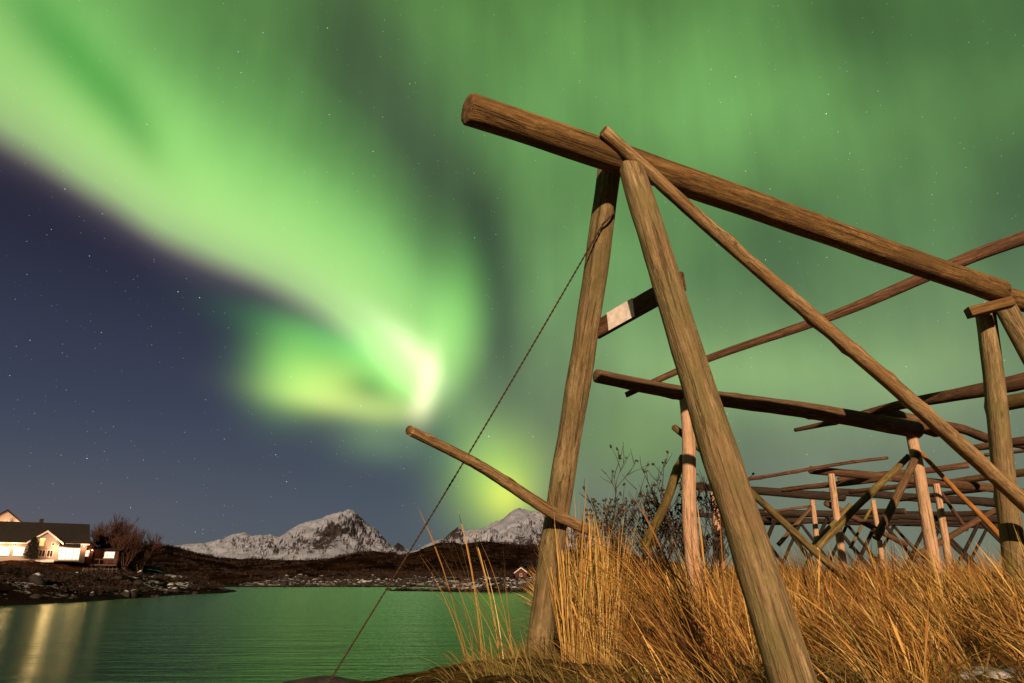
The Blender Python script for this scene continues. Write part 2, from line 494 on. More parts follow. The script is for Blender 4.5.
# stars
for sc_, rad, keep, gain in ((60.0, 0.048, 0.86, 3.4), (130.0, 0.095, 0.84, 1.4), (240.0, 0.17, 0.80, 0.45)):
    vo = wt.new('ShaderNodeTexVoronoi'); wt.put(vo.inputs['Vector'], tc); vo.inputs['Scale'].default_value = sc_
    core = wt.math('SUBTRACT', 1.0, wt.math('DIVIDE', vo.outputs['Distance'], rad), clamp=True)
    sp = wt.new('ShaderNodeSeparateColor'); wt.put(sp.inputs[0], vo.outputs['Color'])
    m_ = wt.math('MULTIPLY', wt.math('SUBTRACT', sp.outputs[0], keep, clamp=True), 1 / (1 - keep))
    m_ = wt.math('POWER', m_, 2.5)
    st = wt.math('MULTIPLY', wt.math('MULTIPLY', core, m_), gain)
    acc = wt.vmath('ADD', acc, wt.scale((1.0, 0.98, 0.92), st))
acc = wt.vmath('MAXIMUM', acc, (0, 0, 0))
wt.put(bg.inputs[0], acc)
bg.inputs[1].default_value = 0.75
W.cycles.sampling_method = 'MANUAL'; W.cycles.sample_map_resolution = 1024

SC.view_settings.view_transform = 'Standard'
SC.view_settings.look = 'None'
SC.view_settings.exposure = 0.415
SC.view_settings.gamma = 1
SC.render.engine = 'CYCLES'
SC.cycles.use_denoising = True
SC.cycles.max_bounces = 6
SC.cycles.sample_clamp_indirect = 4.0

# ------------------------------------------------------------------ materials
MAT = {}
MAT['beam'] = wood_mat('beam_wood', (.042, .022, .008), (.18, .096, .030), (.30, .18, .066), patch=(.105, .057, .019))
MAT['leg'] = wood_mat('leg_wood', (.075, .048, .022), (.235, .160, .076), (.36, .265, .145), moss=(.125, .108, .036), moss_amt=.6, patch=(.155, .098, .046))
MAT['pole'] = wood_mat('pole_wood', (.09, .053, .022), (.31, .195, .088), (.46, .32, .16), patch=(.26, .145, .06))
MAT['pale'] = wood_mat('pale_wood', (.28, .15, .085), (.48, .29, .18), (.60, .41, .27), moss=(.30, .22, .09), moss_amt=.5, patch=(.50, .29, .20))
MAT['dark'] = wood_mat('dark_wood', (.045, .025, .013), (.13, .072, .034), (.22, .13, .065), patch=(.085, .047, .023))
MAT['far_shaded'] = wood_mat('far_shaded_wood', (.012, .008, .006), (.030, .018, .012), (.060, .034, .020), patch=(.020, .012, .008))  # darker copy of the wood: light falloff on the far racks painted in
MAT['red'] = wood_mat('reddish_wood', (.035, .016, .009), (.11, .052, .027), (.19, .098, .052), patch=(.065, .032, .018))
MAT['olive'] = wood_mat('olive_wood', (.07, .045, .014), (.19, .125, .04), (.29, .20, .08), moss=(.12, .11, .03), moss_amt=.6)
MAT['orange'] = wood_mat('orange_wood', (.20, .08, .015), (.40, .17, .035), (.52, .25, .07))


def end_grain():
    m, t, b = new_mat('end_grain')
    g = t.new('ShaderNodeAttribute', attribute_name='grain').outputs['Vector']
    f = t.noise(t.mapping(g, (30, 30, 30)), 1.0, 6, 0.6)
    t.put(b.inputs['Base Color'], t.ramp(f, [(0.3, (.05, .025, .010)), (0.7, (.16, .085, .035))]))
    t.put(b.inputs['Normal'], t.bump(f, 0.8, 0.01))
    return m


MAT['end_grain'] = end_grain()
MAT['white_paint'] = simple_mat('white_paint', (.70, .60, .56), 0.7, 0.22, 26)
MAT['wire'] = simple_mat('rusty_wire', (.045, .025, .015), 0.7, 0.4, 40)
MAT['twine'] = simple_mat('pale_twine', (.55, .40, .24), 0.8, 0.2, 20)


def grass_mat(name, stops):
    m, t, b = new_mat(name)
    a = t.new('ShaderNodeAttribute', attribute_name='tint').outputs['Fac']
    c = t.ramp(a, stops)
    t.put(b.inputs['Base Color'], c)
    b.inputs['Roughness'].default_value = 0.75
    tr = t.new('ShaderNodeBsdfTranslucent'); t.put(tr.inputs[0], c)
    mx = t.new('ShaderNodeMixShader'); mx.inputs[0].default_value = 0.14
    t.l.new(b.outputs[0], mx.inputs[1]); t.l.new(tr.outputs[0], mx.inputs[2])
    t.l.new(mx.outputs[0], t.n['Material Output'].inputs[0])
    return m


MAT['grass'] = grass_mat('dry_grass', [(0.0, (.045, .015, .008)), (0.3, (.15, .058, .015)), (0.55, (.35, .170, .036)),
                                       (0.8, (.52, .31, .085)), (0.94, (.66, .48, .20)), (1.0, (.20, .18, .04))])
MAT['matted'] = grass_mat('matted_grass', [(0.0, (.06, .035, .012)), (0.4, (.17, .105, .03)), (0.7, (.26, .18, .05)), (1.0, (.12, .12, .035))])
MAT['twig'] = simple_mat('twig_bark', (.035, .022, .016), 0.9, 0.4, 6)
MAT['twig_brown'] = simple_mat('brown_twig_bark', (.11, .062, .038), 0.9, 0.4, 6)
MAT['bud'] = simple_mat('dried_flower_heads', (.05, .028, .018), 0.9, 0.4, 30)
MAT['heather'] = simple_mat('heather', (.040, .022, .026), 0.95, 0.5, 14)
MAT['needles'] = simple_mat('evergreen_needles', (.022, .030, .014), 0.9, 0.5, 8)


def ground_mat():
    m, t, b = new_mat('ground')
    geo = t.new('ShaderNodeNewGeometry')
    p = geo.outputs['Position']
    n1 = t.noise(p, 1.6, 8, 0.65); n2 = t.noise(t.mapping(p, (1, .5, 1.6)), 0.07, 9, 0.7); n3 = t.noise(p, 14.0, 5, 0.6)
    heath = t.ramp(n2, [(0.36, (.004, .0025, .002)), (0.5, (.010, .005, .0035)), (0.62, (.028, .013, .006))])  # heath tone, darkened to stand in for light fading with distance
    near = t.ramp(t.math('ADD', t.math('MULTIPLY', n1, 0.5), t.math('MULTIPLY', n3, 0.5)),
                  [(0.35, (.030, .017, .008)), (0.5, (.085, .050, .018)), (0.66, (.16, .105, .035))])
    dist = t.vmath('LENGTH', p)
    c = t.mix(t.ramp(t.math('MULTIPLY', dist, 1 / 100.0), [(0.25, 0.0), (0.5, 1.0)]), near, heath)
    # thin snow left lying in hollows near the shores
    att = t.new('ShaderNodeAttribute', attribute_name='snow').outputs['Fac']
    s = t.noise(t.mapping(p, (0.32, 0.32, 1.0)), 1.0, 8, 0.68)
    s2 = t.noise(p, 2.2, 6, 0.65)
    s = t.math('ADD', t.math('MULTIPLY', s, 0.6), t.math('MULTIPLY', s2, 0.4))
    k = t.math('MULTIPLY', t.ramp(t.math('ADD', s, t.math('MULTIPLY', att, 0.16)), [(0.60, 0.0), (0.655, 1.0)]), t.math('GREATER_THAN', att, 0.02))
    c = t.mix(k, c, (.42, .40, .42))
    # wet dark band by the water
    sp = t.new('ShaderNodeSeparateXYZ'); t.put(sp.inputs[0], p)
    wet = t.ramp(t.math('MULTIPLY_ADD', sp.outputs[2], 0.25, 0.5), [(0.55, 1.0), (0.68, 0.0)])
    c = t.mix(wet, c, (.012, .010, .008))
    t.put(b.inputs['Base Color'], c)
    t.put(b.inputs['Normal'], t.bump(t.math('ADD', n3, t.math('ADD', t.math('MULTIPLY', n1, 0.8), t.math('MULTIPLY', n2, 30.0))), 0.9, 0.09))
    b.inputs['Roughness'].default_value = 0.95
    return m


MAT['ground'] = ground_mat()
MAT['ground'].node_tree.nodes['Principled BSDF'].inputs['Specular IOR Level'].default_value = 0.0


def mountain_mat():
    m, t, b = new_mat('snowy_mountain')
    geo = t.new('ShaderNodeNewGeometry'); p = geo.outputs['Position']
    sp = t.new('ShaderNodeSeparateXYZ'); t.put(sp.inputs[0], p)
    nz = t.new('ShaderNodeSeparateXYZ'); t.put(nz.inputs[0], geo.outputs['True Normal'])
    n = t.noise(t.mapping(p, (.010, .010, .004)), 1.0, 9, 0.68, 0.6)
    n2 = t.noise(t.mapping(p, (.05, .05, .012)), 1.0, 7, 0.72)
    att = t.new('ShaderNodeAttribute', attribute_name='rock').outputs['Fac']
    v = t.math('ADD', t.math('MULTIPLY', n, 0.68), t.math('MULTIPLY', n2, 0.32))
    v = t.math('ADD', v, t.math('MULTIPLY', att, 0.30))
    v = t.math('ADD', v, t.math('MULTIPLY', t.math('SUBTRACT', 0.72, nz.outputs[2]), 0.45))
    k = t.ramp(v, [(0.575, 0.0), (0.655, 1.0)])
    rock = t.ramp(n2, [(0.3, (.018, .014, .017)), (0.7, (.055, .042, .045))])
    snow = t.ramp(n, [(0.3, (.21, .215, .28)), (0.7, (.32, .325, .41))])
    t.put(b.inputs['Base Color'], t.mix(k, snow, rock))
    t.put(b.inputs['Normal'], t.bump(t.math('ADD', n2, n), 0.5, 6.0))
    b.inputs['Roughness'].default_value = 0.9
    return m


MAT['mountain'] = mountain_mat()
MAT['mountain'].node_tree.nodes['Principled BSDF'].inputs['Specular IOR Level'].default_value = 0.0


def rock_mat():
    m, t, b = new_mat('shore_rock')
    geo = t.new('ShaderNodeNewGeometry'); p = geo.outputs['Position']
    nz = t.new('ShaderNodeSeparateXYZ'); t.put(nz.inputs[0], geo.outputs['Normal'])
    sp = t.new('ShaderNodeSeparateXYZ'); t.put(sp.inputs[0], p)
    n = t.noise(p, 1.4, 7, 0.65); big = t.noise(p, 0.12, 4, 0.6)
    c = t.ramp(n, [(0.3, (.006, .005, .004)), (0.7, (.030, .021, .017))])
    s = t.math('ADD', t.math('MULTIPLY', nz.outputs[2], 0.45), t.math('ADD', t.math('MULTIPLY', n, 0.35), t.math('MULTIPLY', big, 0.75)))
    k = t.math('MULTIPLY', t.ramp(s, [(0.92, 0.0), (0.98, 1.0)]), t.ramp(t.math('MULTIPLY', sp.outputs[2], 0.5), [(0.3, 0.0), (0.4, 1.0)]))
    t.put(b.inputs['Base Color'], t.mix(k, c, (.40, .37, .39)))
    t.put(b.inputs['Normal'], t.bump(n, 0.7, 0.1))
    return m


MAT['rock'] = rock_mat()


def water_mat():
    """long calm swell: crests run across the view, so light smears towards the viewer"""
    m, t, b = new_mat('water')
    geo = t.new('ShaderNodeNewGeometry'); p = geo.outputs['Position']
    w1 = t.noise(t.mapping(p, (.30, 1.5, 1), (0, 0, 0), (0, 0, .12)), 1.0, 5, 0.6)
    w2 = t.noise(t.mapping(p, (.03, .30, 1), (0, 0, 0), (0, 0, -.08)), 1.0, 3, 0.5)
    nrm = t.bump(t.math('ADD', w1, t.math('MULTIPLY', w2, 1.2)), 1.0, 0.13)
    d = t.new('ShaderNodeBsdfDiffuse'); d.inputs[0].default_value = (.003, .010, .004, 1)
    g = t.new('ShaderNodeBsdfGlossy'); g.inputs['Color'].default_value = (.54, .70, .46, 1)
    g.inputs['Roughness'].default_value = 0.17
    t.put(g.inputs['Normal'], nrm)
    fr = t.new('ShaderNodeFresnel'); fr.inputs['IOR'].default_value = 1.36
    mx = t.new('ShaderNodeMixShader'); t.put(mx.inputs[0], fr.outputs[0])
    t.l.new(d.outputs[0], mx.inputs[1]); t.l.new(g.outputs[0], mx.inputs[2])
    t.l.new(mx.outputs[0], t.n['Material Output'].inputs[0])
    t.n.remove(b)
    return m


MAT['water'] = water_mat()

# ------------------------------------------------------------------ terrain
EY = np.array([-60, -5, 2.0, 3.3, 4.2, 5.0, 7.0, 9.0, 12, 20, 40, 70, 110, 140, 9000])
EX = np.array([-3.0, -2.4, -2.2, -1.9, -1.35, -.45, -.05, .15, .5, 2.2, 7, 14, 22, 30, 30])
HILL_PX = [(-900, 563), (-300, 559), (0, 555), (100, 549), (150, 547), (168, 546), (185, 550), (205, 555), (240, 562), (280, 562), (320, 560),
           (345, 556), (372, 551), (392, 553), (402, 556), (420, 552), (438, 545), (455, 545), (463, 548), (480, 545),
           (520, 548), (560, 549), (600, 552), (640, 559), (700, 569), (800, 573), (1024, 574), (1600, 574)]


def px_az_el(px, py):
    x, y = px - 512.0, 341.5 - py
    f = FOCAL * CP - y * SP; u = FOCAL * SP + y * CP
    return math.atan2(x, f), u / math.hypot(x, f)


_h = [px_az_el(*p) for p in HILL_PX]
HAZ, HTAN = np.array([a for a, _ in _h]), np.array([t for _, t in _h])


def height(x, y):
    x = np.asarray(x, float); y = np.asarray(y, float)
    r = np.hypot(x, y); az = np.arctan2(x, y)
    wob = (fbm(x * .6, y * .6, 4, 3) - .5) * np.clip(r / 12, .25, 3)
    de = x - np.interp(y, EY, EX) + wob * .6
    near = -1.6 + 3.65 * sstep(-1.7, .55, de) + np.clip((r - 5) * .011, 0, 0.5) * sstep(0, 2, de)
    near = near + (fbm(x * 1.1, y * 1.1, 4, 9) - .5) * .22 * sstep(-1, 1, de)
    w2 = (fbm(x * .09, y * .09, 5, 21) - .5) * 14
    dl = -45.5 - x - np.maximum(0, y - 122) * 1.0 + w2 * .35 * np.clip((y - 40) / 40, 0, 1)
    left = -1.6 + 1.9 * sstep(-4, 1, dl) + 1.7 * sstep(0, 8, dl) + 2.2 * sstep(6, 22, dl) + np.clip(dl - 30, 0, 300) * .02
    left = left + (fbm(x * .22, y * .22, 5, 33) - .5) * 1.5 * sstep(-1, 6, dl)
    df = y - 170 + w2 * .6
    far = -1.6 + 2.3 * sstep(-6, 2, df) + 2.2 * sstep(0, 60, df) + (fbm(x * .05, y * .05, 6, 44) - .5) * 3.0 * sstep(0, 40, df)
    es = 1 - np.sqrt(((x - 15) / 47) ** 2 + ((y - 128 - w2 * .25) / 9) ** 2)
    spit = -1.6 + (1.95 + 1.25 * sstep(-16, -4, x)) * sstep(-.35, .35, es) + (fbm(x * .3, y * .3, 5, 55) - .5) * 1.3 * sstep(-.2, .3, es)
    h = np.maximum(np.maximum(near, left), np.maximum(far, spit))
    prof = np.interp(az, HAZ, HTAN)
    RH = 620 + 60 * np.sin(az * 9)
    hill = CAM_Z + RH * prof
    fall = np.where(r < RH, sstep(190, RH, r) ** 1.3, np.exp(-((r - RH) / 260) ** 2))
    bump = (fbm(x * .02, y * .02, 6, 66) - .5) * 9 * sstep(200, 500, r) * fall
    hh = -1.6 + (hill + 1.6) * fall + bump
    front = sstep(150, 190, r)
    h = np.where(y > -50, np.maximum(h, hh * front - 3 * (1 - front)), np.maximum(h, near))
    return h


def snow_amount(x, y):
    r = np.hypot(x, y)
    s = .42 * ((x < -44) & (y > 60) & (y < 135)) * sstep(0, 3, -44 - x) * (1 - sstep(12, 26, -44 - x))
    s = s + .90 * sstep(118, 124, y) * (1 - sstep(170, 230, r)) * (np.abs(x - 10) < 75)
    s = s + .45 * ((x > 2.4) & (y < 5.5) & (y > 1))
    s = s + .25 * ((y > 5.5) & (r < 30))
    return np.clip(s, 0, 1)


az_f = np.concatenate([np.linspace(-180, -52, 60)[:-1], np.linspace(-52, 52, 620), np.linspace(52, 180, 60)[1:-1]]) * math.pi / 180
rr = [0.0]
r_ = 0.35
while r_ < 9000:
    rr.append(r_)
    r_ *= 1.022 if r_ < 1500 else 1.12
rr = np.array(rr[1:])
AZ, RR_ = np.meshgrid(az_f, rr)
X, Y = RR_ * np.sin(AZ), RR_ * np.cos(AZ)
Z = height(X, Y)
nA = len(az_f)
V = np.stack([X, Y, Z], -1).reshape(-1, 3)
i, j = np.meshgrid(np.arange(len(rr) - 1), np.arange(nA), indexing='ij')
j2 = (j + 1) % nA
F = np.stack([i * nA + j, (i + 1) * nA + j, (i + 1) * nA + j2, i * nA + j2], -1).reshape(-1, 4)[:, ::-1]
V = np.concatenate([V, [[0, 0, float(height(0.0, 0.0))]]])
snow = snow_amount(V[:, 0], V[:, 1])
gr = link_mesh('ground', V, F, MAT['ground'], None, True, None, {'snow': ('FLOAT', snow)})
tag(gr, kind='structure')

m = MB(); m.add([(-900, -200, 0), (900, -200, 0), (900, 700, 0), (-900, 700, 0)], [(0, 1, 2, 3)])
tag(m.build('water', MAT['water']), kind='structure')


def mountain(name, prof_px, dist, depth, seed, rockspots):
    """ridge with gullied slopes; prof_px = its skyline"""
    pts = [px_az_el(*p) for p in prof_px]
    A = np.array([a for a, _ in pts]); T = np.array([t for _, t in pts])
    na, nr = 420, 150
    a = np.linspace(A[0], A[-1], na); s = np.linspace(-1.0, 0.8, nr)
    AA, S_ = np.meshgrid(a, s)
    ridge_r = dist + 260 * np.sin(AA * 17 + seed) + 180 * (fbm(AA * 30, AA * 0 + seed, 3, seed) - .5)
    RRr = ridge_r + S_ * depth
    x, y = RRr * np.sin(AA), RRr * np.cos(AA)
    top = np.interp(AA + .0035 * (fbm(x * .004, y * .004, 4, seed + 2) - .5) * np.minimum(1, np.abs(S_) * 3), A, T) * ridge_r
    t = np.abs(S_)
    fall = (1 - np.clip(t, 0, 1)) ** 1.25
    rid = fbm(x * .0042, y * .0022, 6, seed + 5, .55, True) - .62
    fine = fbm(x * .02, y * .02, 5, seed + 8) - .5
    w = np.clip(t * 4, 0, 1) * np.clip(top / 300, 0.15, 1)
    z = top * fall + (rid * 200 + fine * 60) * w * np.clip(fall * 1.6, 0, 1) + fine * 34 * (1 - w) * np.clip(top / 300, .1, 1)
    rock = np.zeros_like(z)
    for (px, py, sx, sy, amt) in rockspots:
        ra, rt = px_az_el(px, py)
        el = (z) / RRr
        rock += amt * np.exp(-(((AA - ra) * FOCAL / sx) ** 2 + ((el - rt) * FOCAL / sy) ** 2) / 2)
    rock += .42 * np.exp(-(z / 75) ** 2) + .10 * np.exp(-(z / 160) ** 2)
    V = np.stack([x, y, z - 4 + CAM_Z], -1).reshape(-1, 3)
    i, j = np.meshgrid(np.arange(nr - 1), np.arange(na - 1), indexing='ij')
    F = np.stack([i * na + j, i * na + j + 1, (i + 1) * na + j + 1, (i + 1) * na + j], -1).reshape(-1, 4)
    o = link_mesh(name, V, F, MAT['mountain'], None, True, None, {'rock': ('FLOAT', rock.ravel())})
    return tag(o, kind='structure')


mountain('mountain', [(100, 572), (150, 552), (175, 545), (205, 542), (222, 539), (234, 533), (244, 532), (252, 535), (268, 535), (280, 536), (300, 524),
                      (320, 518), (336, 513), (349, 508), (356, 513), (366, 522), (374, 528), (382, 535), (391, 545), (402, 551), (420, 566)],
         4200, 1900, 3, [(333, 531, 8, 5, .7), (330, 541, 18, 6, .25), (361, 516, 3, 4, .7), (290, 543, 30, 6, .3), (384, 538, 6, 8, .35), (370, 532, 10, 12, .12)])
mountain('mountain', [(380, 566), (388, 552), (394, 545), (398, 542), (403, 546), (412, 551), (425, 545), (436, 540), (446, 536), (452, 531), (459, 526), (465, 530), (474, 529),
                      (488, 526), (500, 519), (510, 511), (519, 507), (527, 508), (536, 511), (552, 514), (575, 524), (600, 538), (640, 556), (690, 572)],
         4600, 1900, 12, [(457, 531, 5, 4, .7), (398, 545, 5, 5, 1.3), (519, 507, 6, 2, .9), (535, 540, 22, 5, .6), (447, 536, 7, 5, .5)])

# boulders along the waterlines, too many to count
def icosphere(n=2):
    import bmesh
    bm = bmesh.new(); bmesh.ops.create_icosphere(bm, subdivisions=n, radius=1)
    v = np.array([p.co[:] for p in bm.verts]); f = np.array([[q.index for q in t.verts] for t in bm.faces]); bm.free()
    return v, f


ICO_V, ICO_F = icosphere(2)


def rocks(name, spots):
    VV, FF, n = [], [], 0
    for (x, y, z, s) in spots:
        sc = rng.uniform(.6, 1.3, 3) * s * np.array([1.1, 1, .85])
        a = rng.uniform(0, 6.28); c, q = math.cos(a), math.sin(a)
        d = 1 + .35 * (fbm(ICO_V[:, 0] * 1.3 + rng.uniform(0, 99), ICO_V[:, 1] * 1.3 + ICO_V[:, 2] * 1.7, 3, 5) - .5) * 2
        v = ICO_V * d[:, None] * sc
        v = np.stack([v[:, 0] * c - v[:, 1] * q + x, v[:, 0] * q + v[:, 1] * c + y, v[:, 2] + z], -1)
        VV.append(v); FF.append(ICO_F + n); n += len(v)
    return link_mesh(name, np.concatenate(VV), np.concatenate(FF), MAT['rock'], None, True)


sp_ = []
for k in range(15000):
    x, y = rng.uniform(-60, 62), rng.uniform(58, 200)
    h = float(height(x, y))
    if not (-.25 < h < 2.6): continue
    if x > -40 and y < 112: continue
    if rng.random() > (.6 if h < 1.2 else .3) * (.3 if x < -44 and y < 124 else 1): continue
    if x < -12 and 108 < y < 150 and rng.random() < .75: continue
    s = rng.uniform(.16, .55) * (1.9 if rng.random() < .10 else 1)
    sp_.append((x, y, h + s * .12, s))
tag(rocks('shore_rocks', sp_), 'dark snow dusted boulders lining the far side of the bay', None, None, 'stuff')

# ------------------------------------------------------------------ fish drying racks
def gz(x, y): return float(height(x, y))


def down(p, q, drop=0.12):
    """continue the line p -> q until it is in the ground"""
    p, q = Vector(p), Vector(q); d = (q - p).normalized(); c = q.copy()
    for _ in range(400):
        if c.z < gz(c.x, c.y) - drop: break
        c = c + d * 0.03
    return c


def rack(loc, label):
    return empty('drying_rack', loc, label, 'drying rack', 'timber fish drying racks')


# the tall rack in front
A = rack((0.6, 3.5, gz(0.6, 3.5)), 'tall weathered timber A-frame rack in front, carrying the thickest ridge log')
ra0, ra1 = pt(469, 109, h=2.30), pt(999, 291, h=2.30)
log('ridge_beam', ra0, ra1, .083, .098, MAT['beam'], A, .006, 32, .25, .022)
ax = (ra1 - ra0).normalized()
rb0 = pt(958, 277, h=2.40); rb1 = rb0 + ax * 2.6
log('ridge_beam', rb0, rb1, .085, .10, MAT['beam'], A, .012, 24, .25, .02)
bracket_top = pt(612, 172, h=2.24)
l1a, l1b = pt(608, 178, d=3.66), pt(537, 672, d=5.05)
log('leg', l1a + (l1a - l1b).normalized() * .06, down(l1a, l1b), .070, .086, MAT['leg'], A, .014, 26, .6, .05)
l2a, l2b = pt(631, 168, d=3.42), pt(797, 700, d=2.95)
log('leg', l2a + (l2a - l2b).normalized() * .02, down(l2a, l2b), .075, .084, MAT['leg'], A, .014, 28, .6, .05)
b0, b1 = pt(604, 131, d=3.24), pt(1024, 502, d=5.45)
bd = (b1 - b0).normalized()
log('brace_pole', b0, b1 + bd * 0.75, .036, .064, MAT['pole'], A, .006, 18, 1.6, .05)
pl0, pl1 = pt(597, 330, d=4.10), pt(683, 281, d=3.47)
PW = 0.118
plank('crossboard', pl0, pl1, PW, .035, (0, 0, 1), MAT['red'], A)
pz = (pl1 - pl0).normalized(); pw = (Vector((0, 0, 1)) - pz * pz.z).normalized(); pn = pz.cross(pw)
if pn.y > 0: pn = -pn
wp = MB()
t0, t1 = .175, .49
cc = pl0.lerp(pl1, (t0 + t1) / 2) + pn * .0205 - Vector(A.location)
wp.box(cc, ((pl1 - pl0).length * (t1 - t0), PW * 1.02, .004), (pz, pw, pn))
wp.build('white_patch', MAT['white_paint'], A)
# second A-frame at the right-hand end
p0, p1 = pt(985, 311, d=5.68), pt(1021, 640, d=6.12)
log('leg', p0, down(p0, p1), .078, .090, MAT['leg'], A, .010, 24, .35, .03)
q0, q1 = pt(1004, 305, d=5.55), Vector((4.62, 4.9, 2.0))
log('leg', q0, down(q0, q1), .080, .092, MAT['leg'], A, .010, 24, .35, .03)
c0, c1 = pt(968, 313, d=5.42), pt(1011, 302, d=5.36)
plank('cap_board', c0, c1, .085, .10, (0, 0, 1), MAT['beam'], A)
# pale twine wound round the ridge
for px_, kk_ in ((504, .045), (580, .15)):
    c = ra0.lerp(ra1, kk_) - Vector(A.location)
    X_ = Vector((-.25, -.45, 1)); X_ = (X_ - ax * X_.dot(ax)).normalized(); Y_ = ax.cross(X_)
    tw = MB(); rr_ = .083 + .015 * kk_ + .001
    pts_ = [c + X_ * math.cos(a) * rr_ + Y_ * math.sin(a) * rr_ + ax * .006 * math.sin(a * 3 + px_) for a in np.linspace(-.55, .5, 12)]
    for u, v in zip(pts_[:-1], pts_[1:]): tw.tube(u, v, .0028, .0028, 5)
    tw.build('twine_scrap', MAT['twine'], A, True)

# crooked pole lashed to the left leg, and the stay wire
s0, s1, s2, s3 = pt(409, 430, d=3.42), pt(480, 466, d=3.86), pt(545, 508, d=4.30), pt(594, 533, d=4.62)


def bent_pole(name, pts_, radii, mat, parent=None, seg=14):
    P_ = [np.array(p) for p in pts_]
    n = 46; out = []
    for k in range(n + 1):                      # Catmull-Rom through the points
        t = k / n * (len(P_) - 1); i_ = min(int(t), len(P_) - 2); f = t - i_
        a = P_[max(i_ - 1, 0)]; b = P_[i_]; c = P_[i_ + 1]; d_ = P_[min(i_ + 2, len(P_) - 1)]
        out.append(.5 * ((2 * b) + (-a + c) * f + (2 * a - 5 * b + 4 * c - d_) * f * f + (-a + 3 * b - 3 * c + d_) * f ** 3))
    out = np.array(out); org = out[-1].copy()
    rad = np.interp(np.linspace(0, 1, n + 1), np.linspace(0, 1, len(radii)), radii)
    g = np.random.default_rng(5)
    L = np.concatenate([[0], np.cumsum(np.linalg.norm(np.diff(out, axis=0), axis=1))])
    V, G, F, M = [], [], [], []
    th = np.arange(seg) * 2 * math.pi / seg
    kn = [(g.uniform(0, 6.28), g.uniform(.05, .95) * L[-1]) for _ in range(9)]
    for k in range(n + 1):
        tv = out[min(k + 1, n)] - out[max(k - 1, 0)]; tv /= np.linalg.norm(tv)
        x = np.cross([0, 0, 1.0], tv); x /= np.linalg.norm(x); y = np.cross(tv, x)
        f = 1 + .05 * np.sin(2 * th + L[k] * 3) + .03 * np.sin(3 * th - L[k] * 5) + g.normal(0, .02, seg)
        for a, zz in kn:
            dt = np.abs((th - a + math.pi) % (2 * math.pi) - math.pi)
            f += .22 * np.exp(-((dt * rad[k]) ** 2 + (L[k] - zz) ** 2) / (2 * .018 ** 2))
        q = rad[k] * f
        for a, r2 in zip(th, q):
            V.append(out[k] + x * math.cos(a) * r2 + y * math.sin(a) * r2 - org)
            G.append((math.cos(a) * r2 + 7, math.sin(a) * r2, L[k]))
    for k in range(n):
        for j_ in range(seg):
            j3 = (j_ + 1) % seg
            F.append((k * seg + j_, k * seg + j3, (k + 1) * seg + j3, (k + 1) * seg + j_)); M.append(0)
    F.append(tuple(range(seg - 1, -1, -1))); F.append(tuple(n * seg + j_ for j_ in range(seg))); M += [1, 1]
    o = link_mesh(name, V, F, [mat, MAT['end_grain']], parent, True, M, {'grain': ('FLOAT_VECTOR', G)})
    if parent is None: o.location = org
    return o


tag(bent_pole('crooked_pole', [s0, s1, s2, s3], [.026, .032, .036, .030], MAT['pole']),
    'crooked bark-stripped pole jutting out over the water from the left leg', 'pole')

w0, w1 = pt(603, 224, d=3.68), pt(331, 679, d=4.38)
wv = w1 - w0
wm = MB()
NW = 150
zx = wv.normalized(); xx = zx.orthogonal().normalized(); yy = zx.cross(xx)
for strand in (0, 1):
    prev = None
    for k in range(NW * 3 + 1):
        f = k / (NW * 3); a = f * NW * 1.05 * 2 * math.pi / 3 + strand * math.pi
        sag = Vector((0, 0, -.03)) * math.sin(f * math.pi)
        c = w0 + wv * f + sag + xx * math.cos(a) * .003 + yy * math.sin(a) * .003 - w1
        if prev is not None: wm.tube(prev, c, .0031, .0031, 5)
        prev = c
prev = None                                    # turn over the front of the leg
for k in range(9):
    f = k / 12
    c = pt(603 + 18 * f, 224 - 18 * f, d=3.68 - .03 * math.sin(f * math.pi) + .09 * f * f) - w1
    if prev is not None: wm.tube(prev, c, .0062, .0062, 6)
    prev = c
wo = wm.build('stay_wire', MAT['wire'], None, True); wo.location = w1
tag(wo, 'thin twisted steel wire slanting from the tall rack down to a shore boulder', 'wire')

# the lower rack just behind
B = rack((3.2, 7.0, gz(3.2, 7.0)), 'low rack directly behind the tall one, on two pale peeled posts')
hb0, hb1 = pt(597, 376, h=1.70), pt(916, 430, h=1.70)
log('ridge_beam', hb0, hb1, .062, .105, MAT['dark'], B, .015, 22, .4, .03)
bx = (hb1 - hb0).normalized()
log('ridge_beam', pt(880, 413, d=8.5), pt(937, 429, d=8.75), .10, .115, MAT['dark'], B, .01, 18, .3, .03)
k0 = pt(946, 426, d=8.8); k1 = pt(993, 439, d=9.7)
log('ridge_beam', k0, k1 + (k1 - k0) * 1.1, .06, .075, MAT['red'], B, .012, 16, .4, .03)
v0, v1 = pt(685, 392, d=6.45), pt(698, 612, d=6.55)
log('post', v0, down(v0, v1), .060, .072, MAT['pale'], B, .008, 20, .5, .025)
v0, v1 = pt(911, 434, d=8.35), pt(942, 606, d=8.5)
log('post', v0, down(v0, v1), .062, .080, MAT['pale'], B, .008, 20, .5, .025)
for (a, b, da, db, r0, r1, mt) in (
        ((674, 427), (872, 600), 6.6, 8.2, .030, .044, 'olive'), ((684, 457), (645, 548), 6.65, 7.3, .045, .045, 'olive'),
        ((909, 456), (818, 547), 8.45, 8.9, .036, .046, 'olive'), ((917, 454), (876, 538), 8.28, 8.1, .042, .046, 'dark'),
        ((919, 451), (1002, 539), 8.38, 8.7, .024, .034, 'orange')):
    log('brace_pole', pt(*a, d=da), pt(*b, d=db), r0, r1, MAT[mt], B, .012, 14, .8, .04)

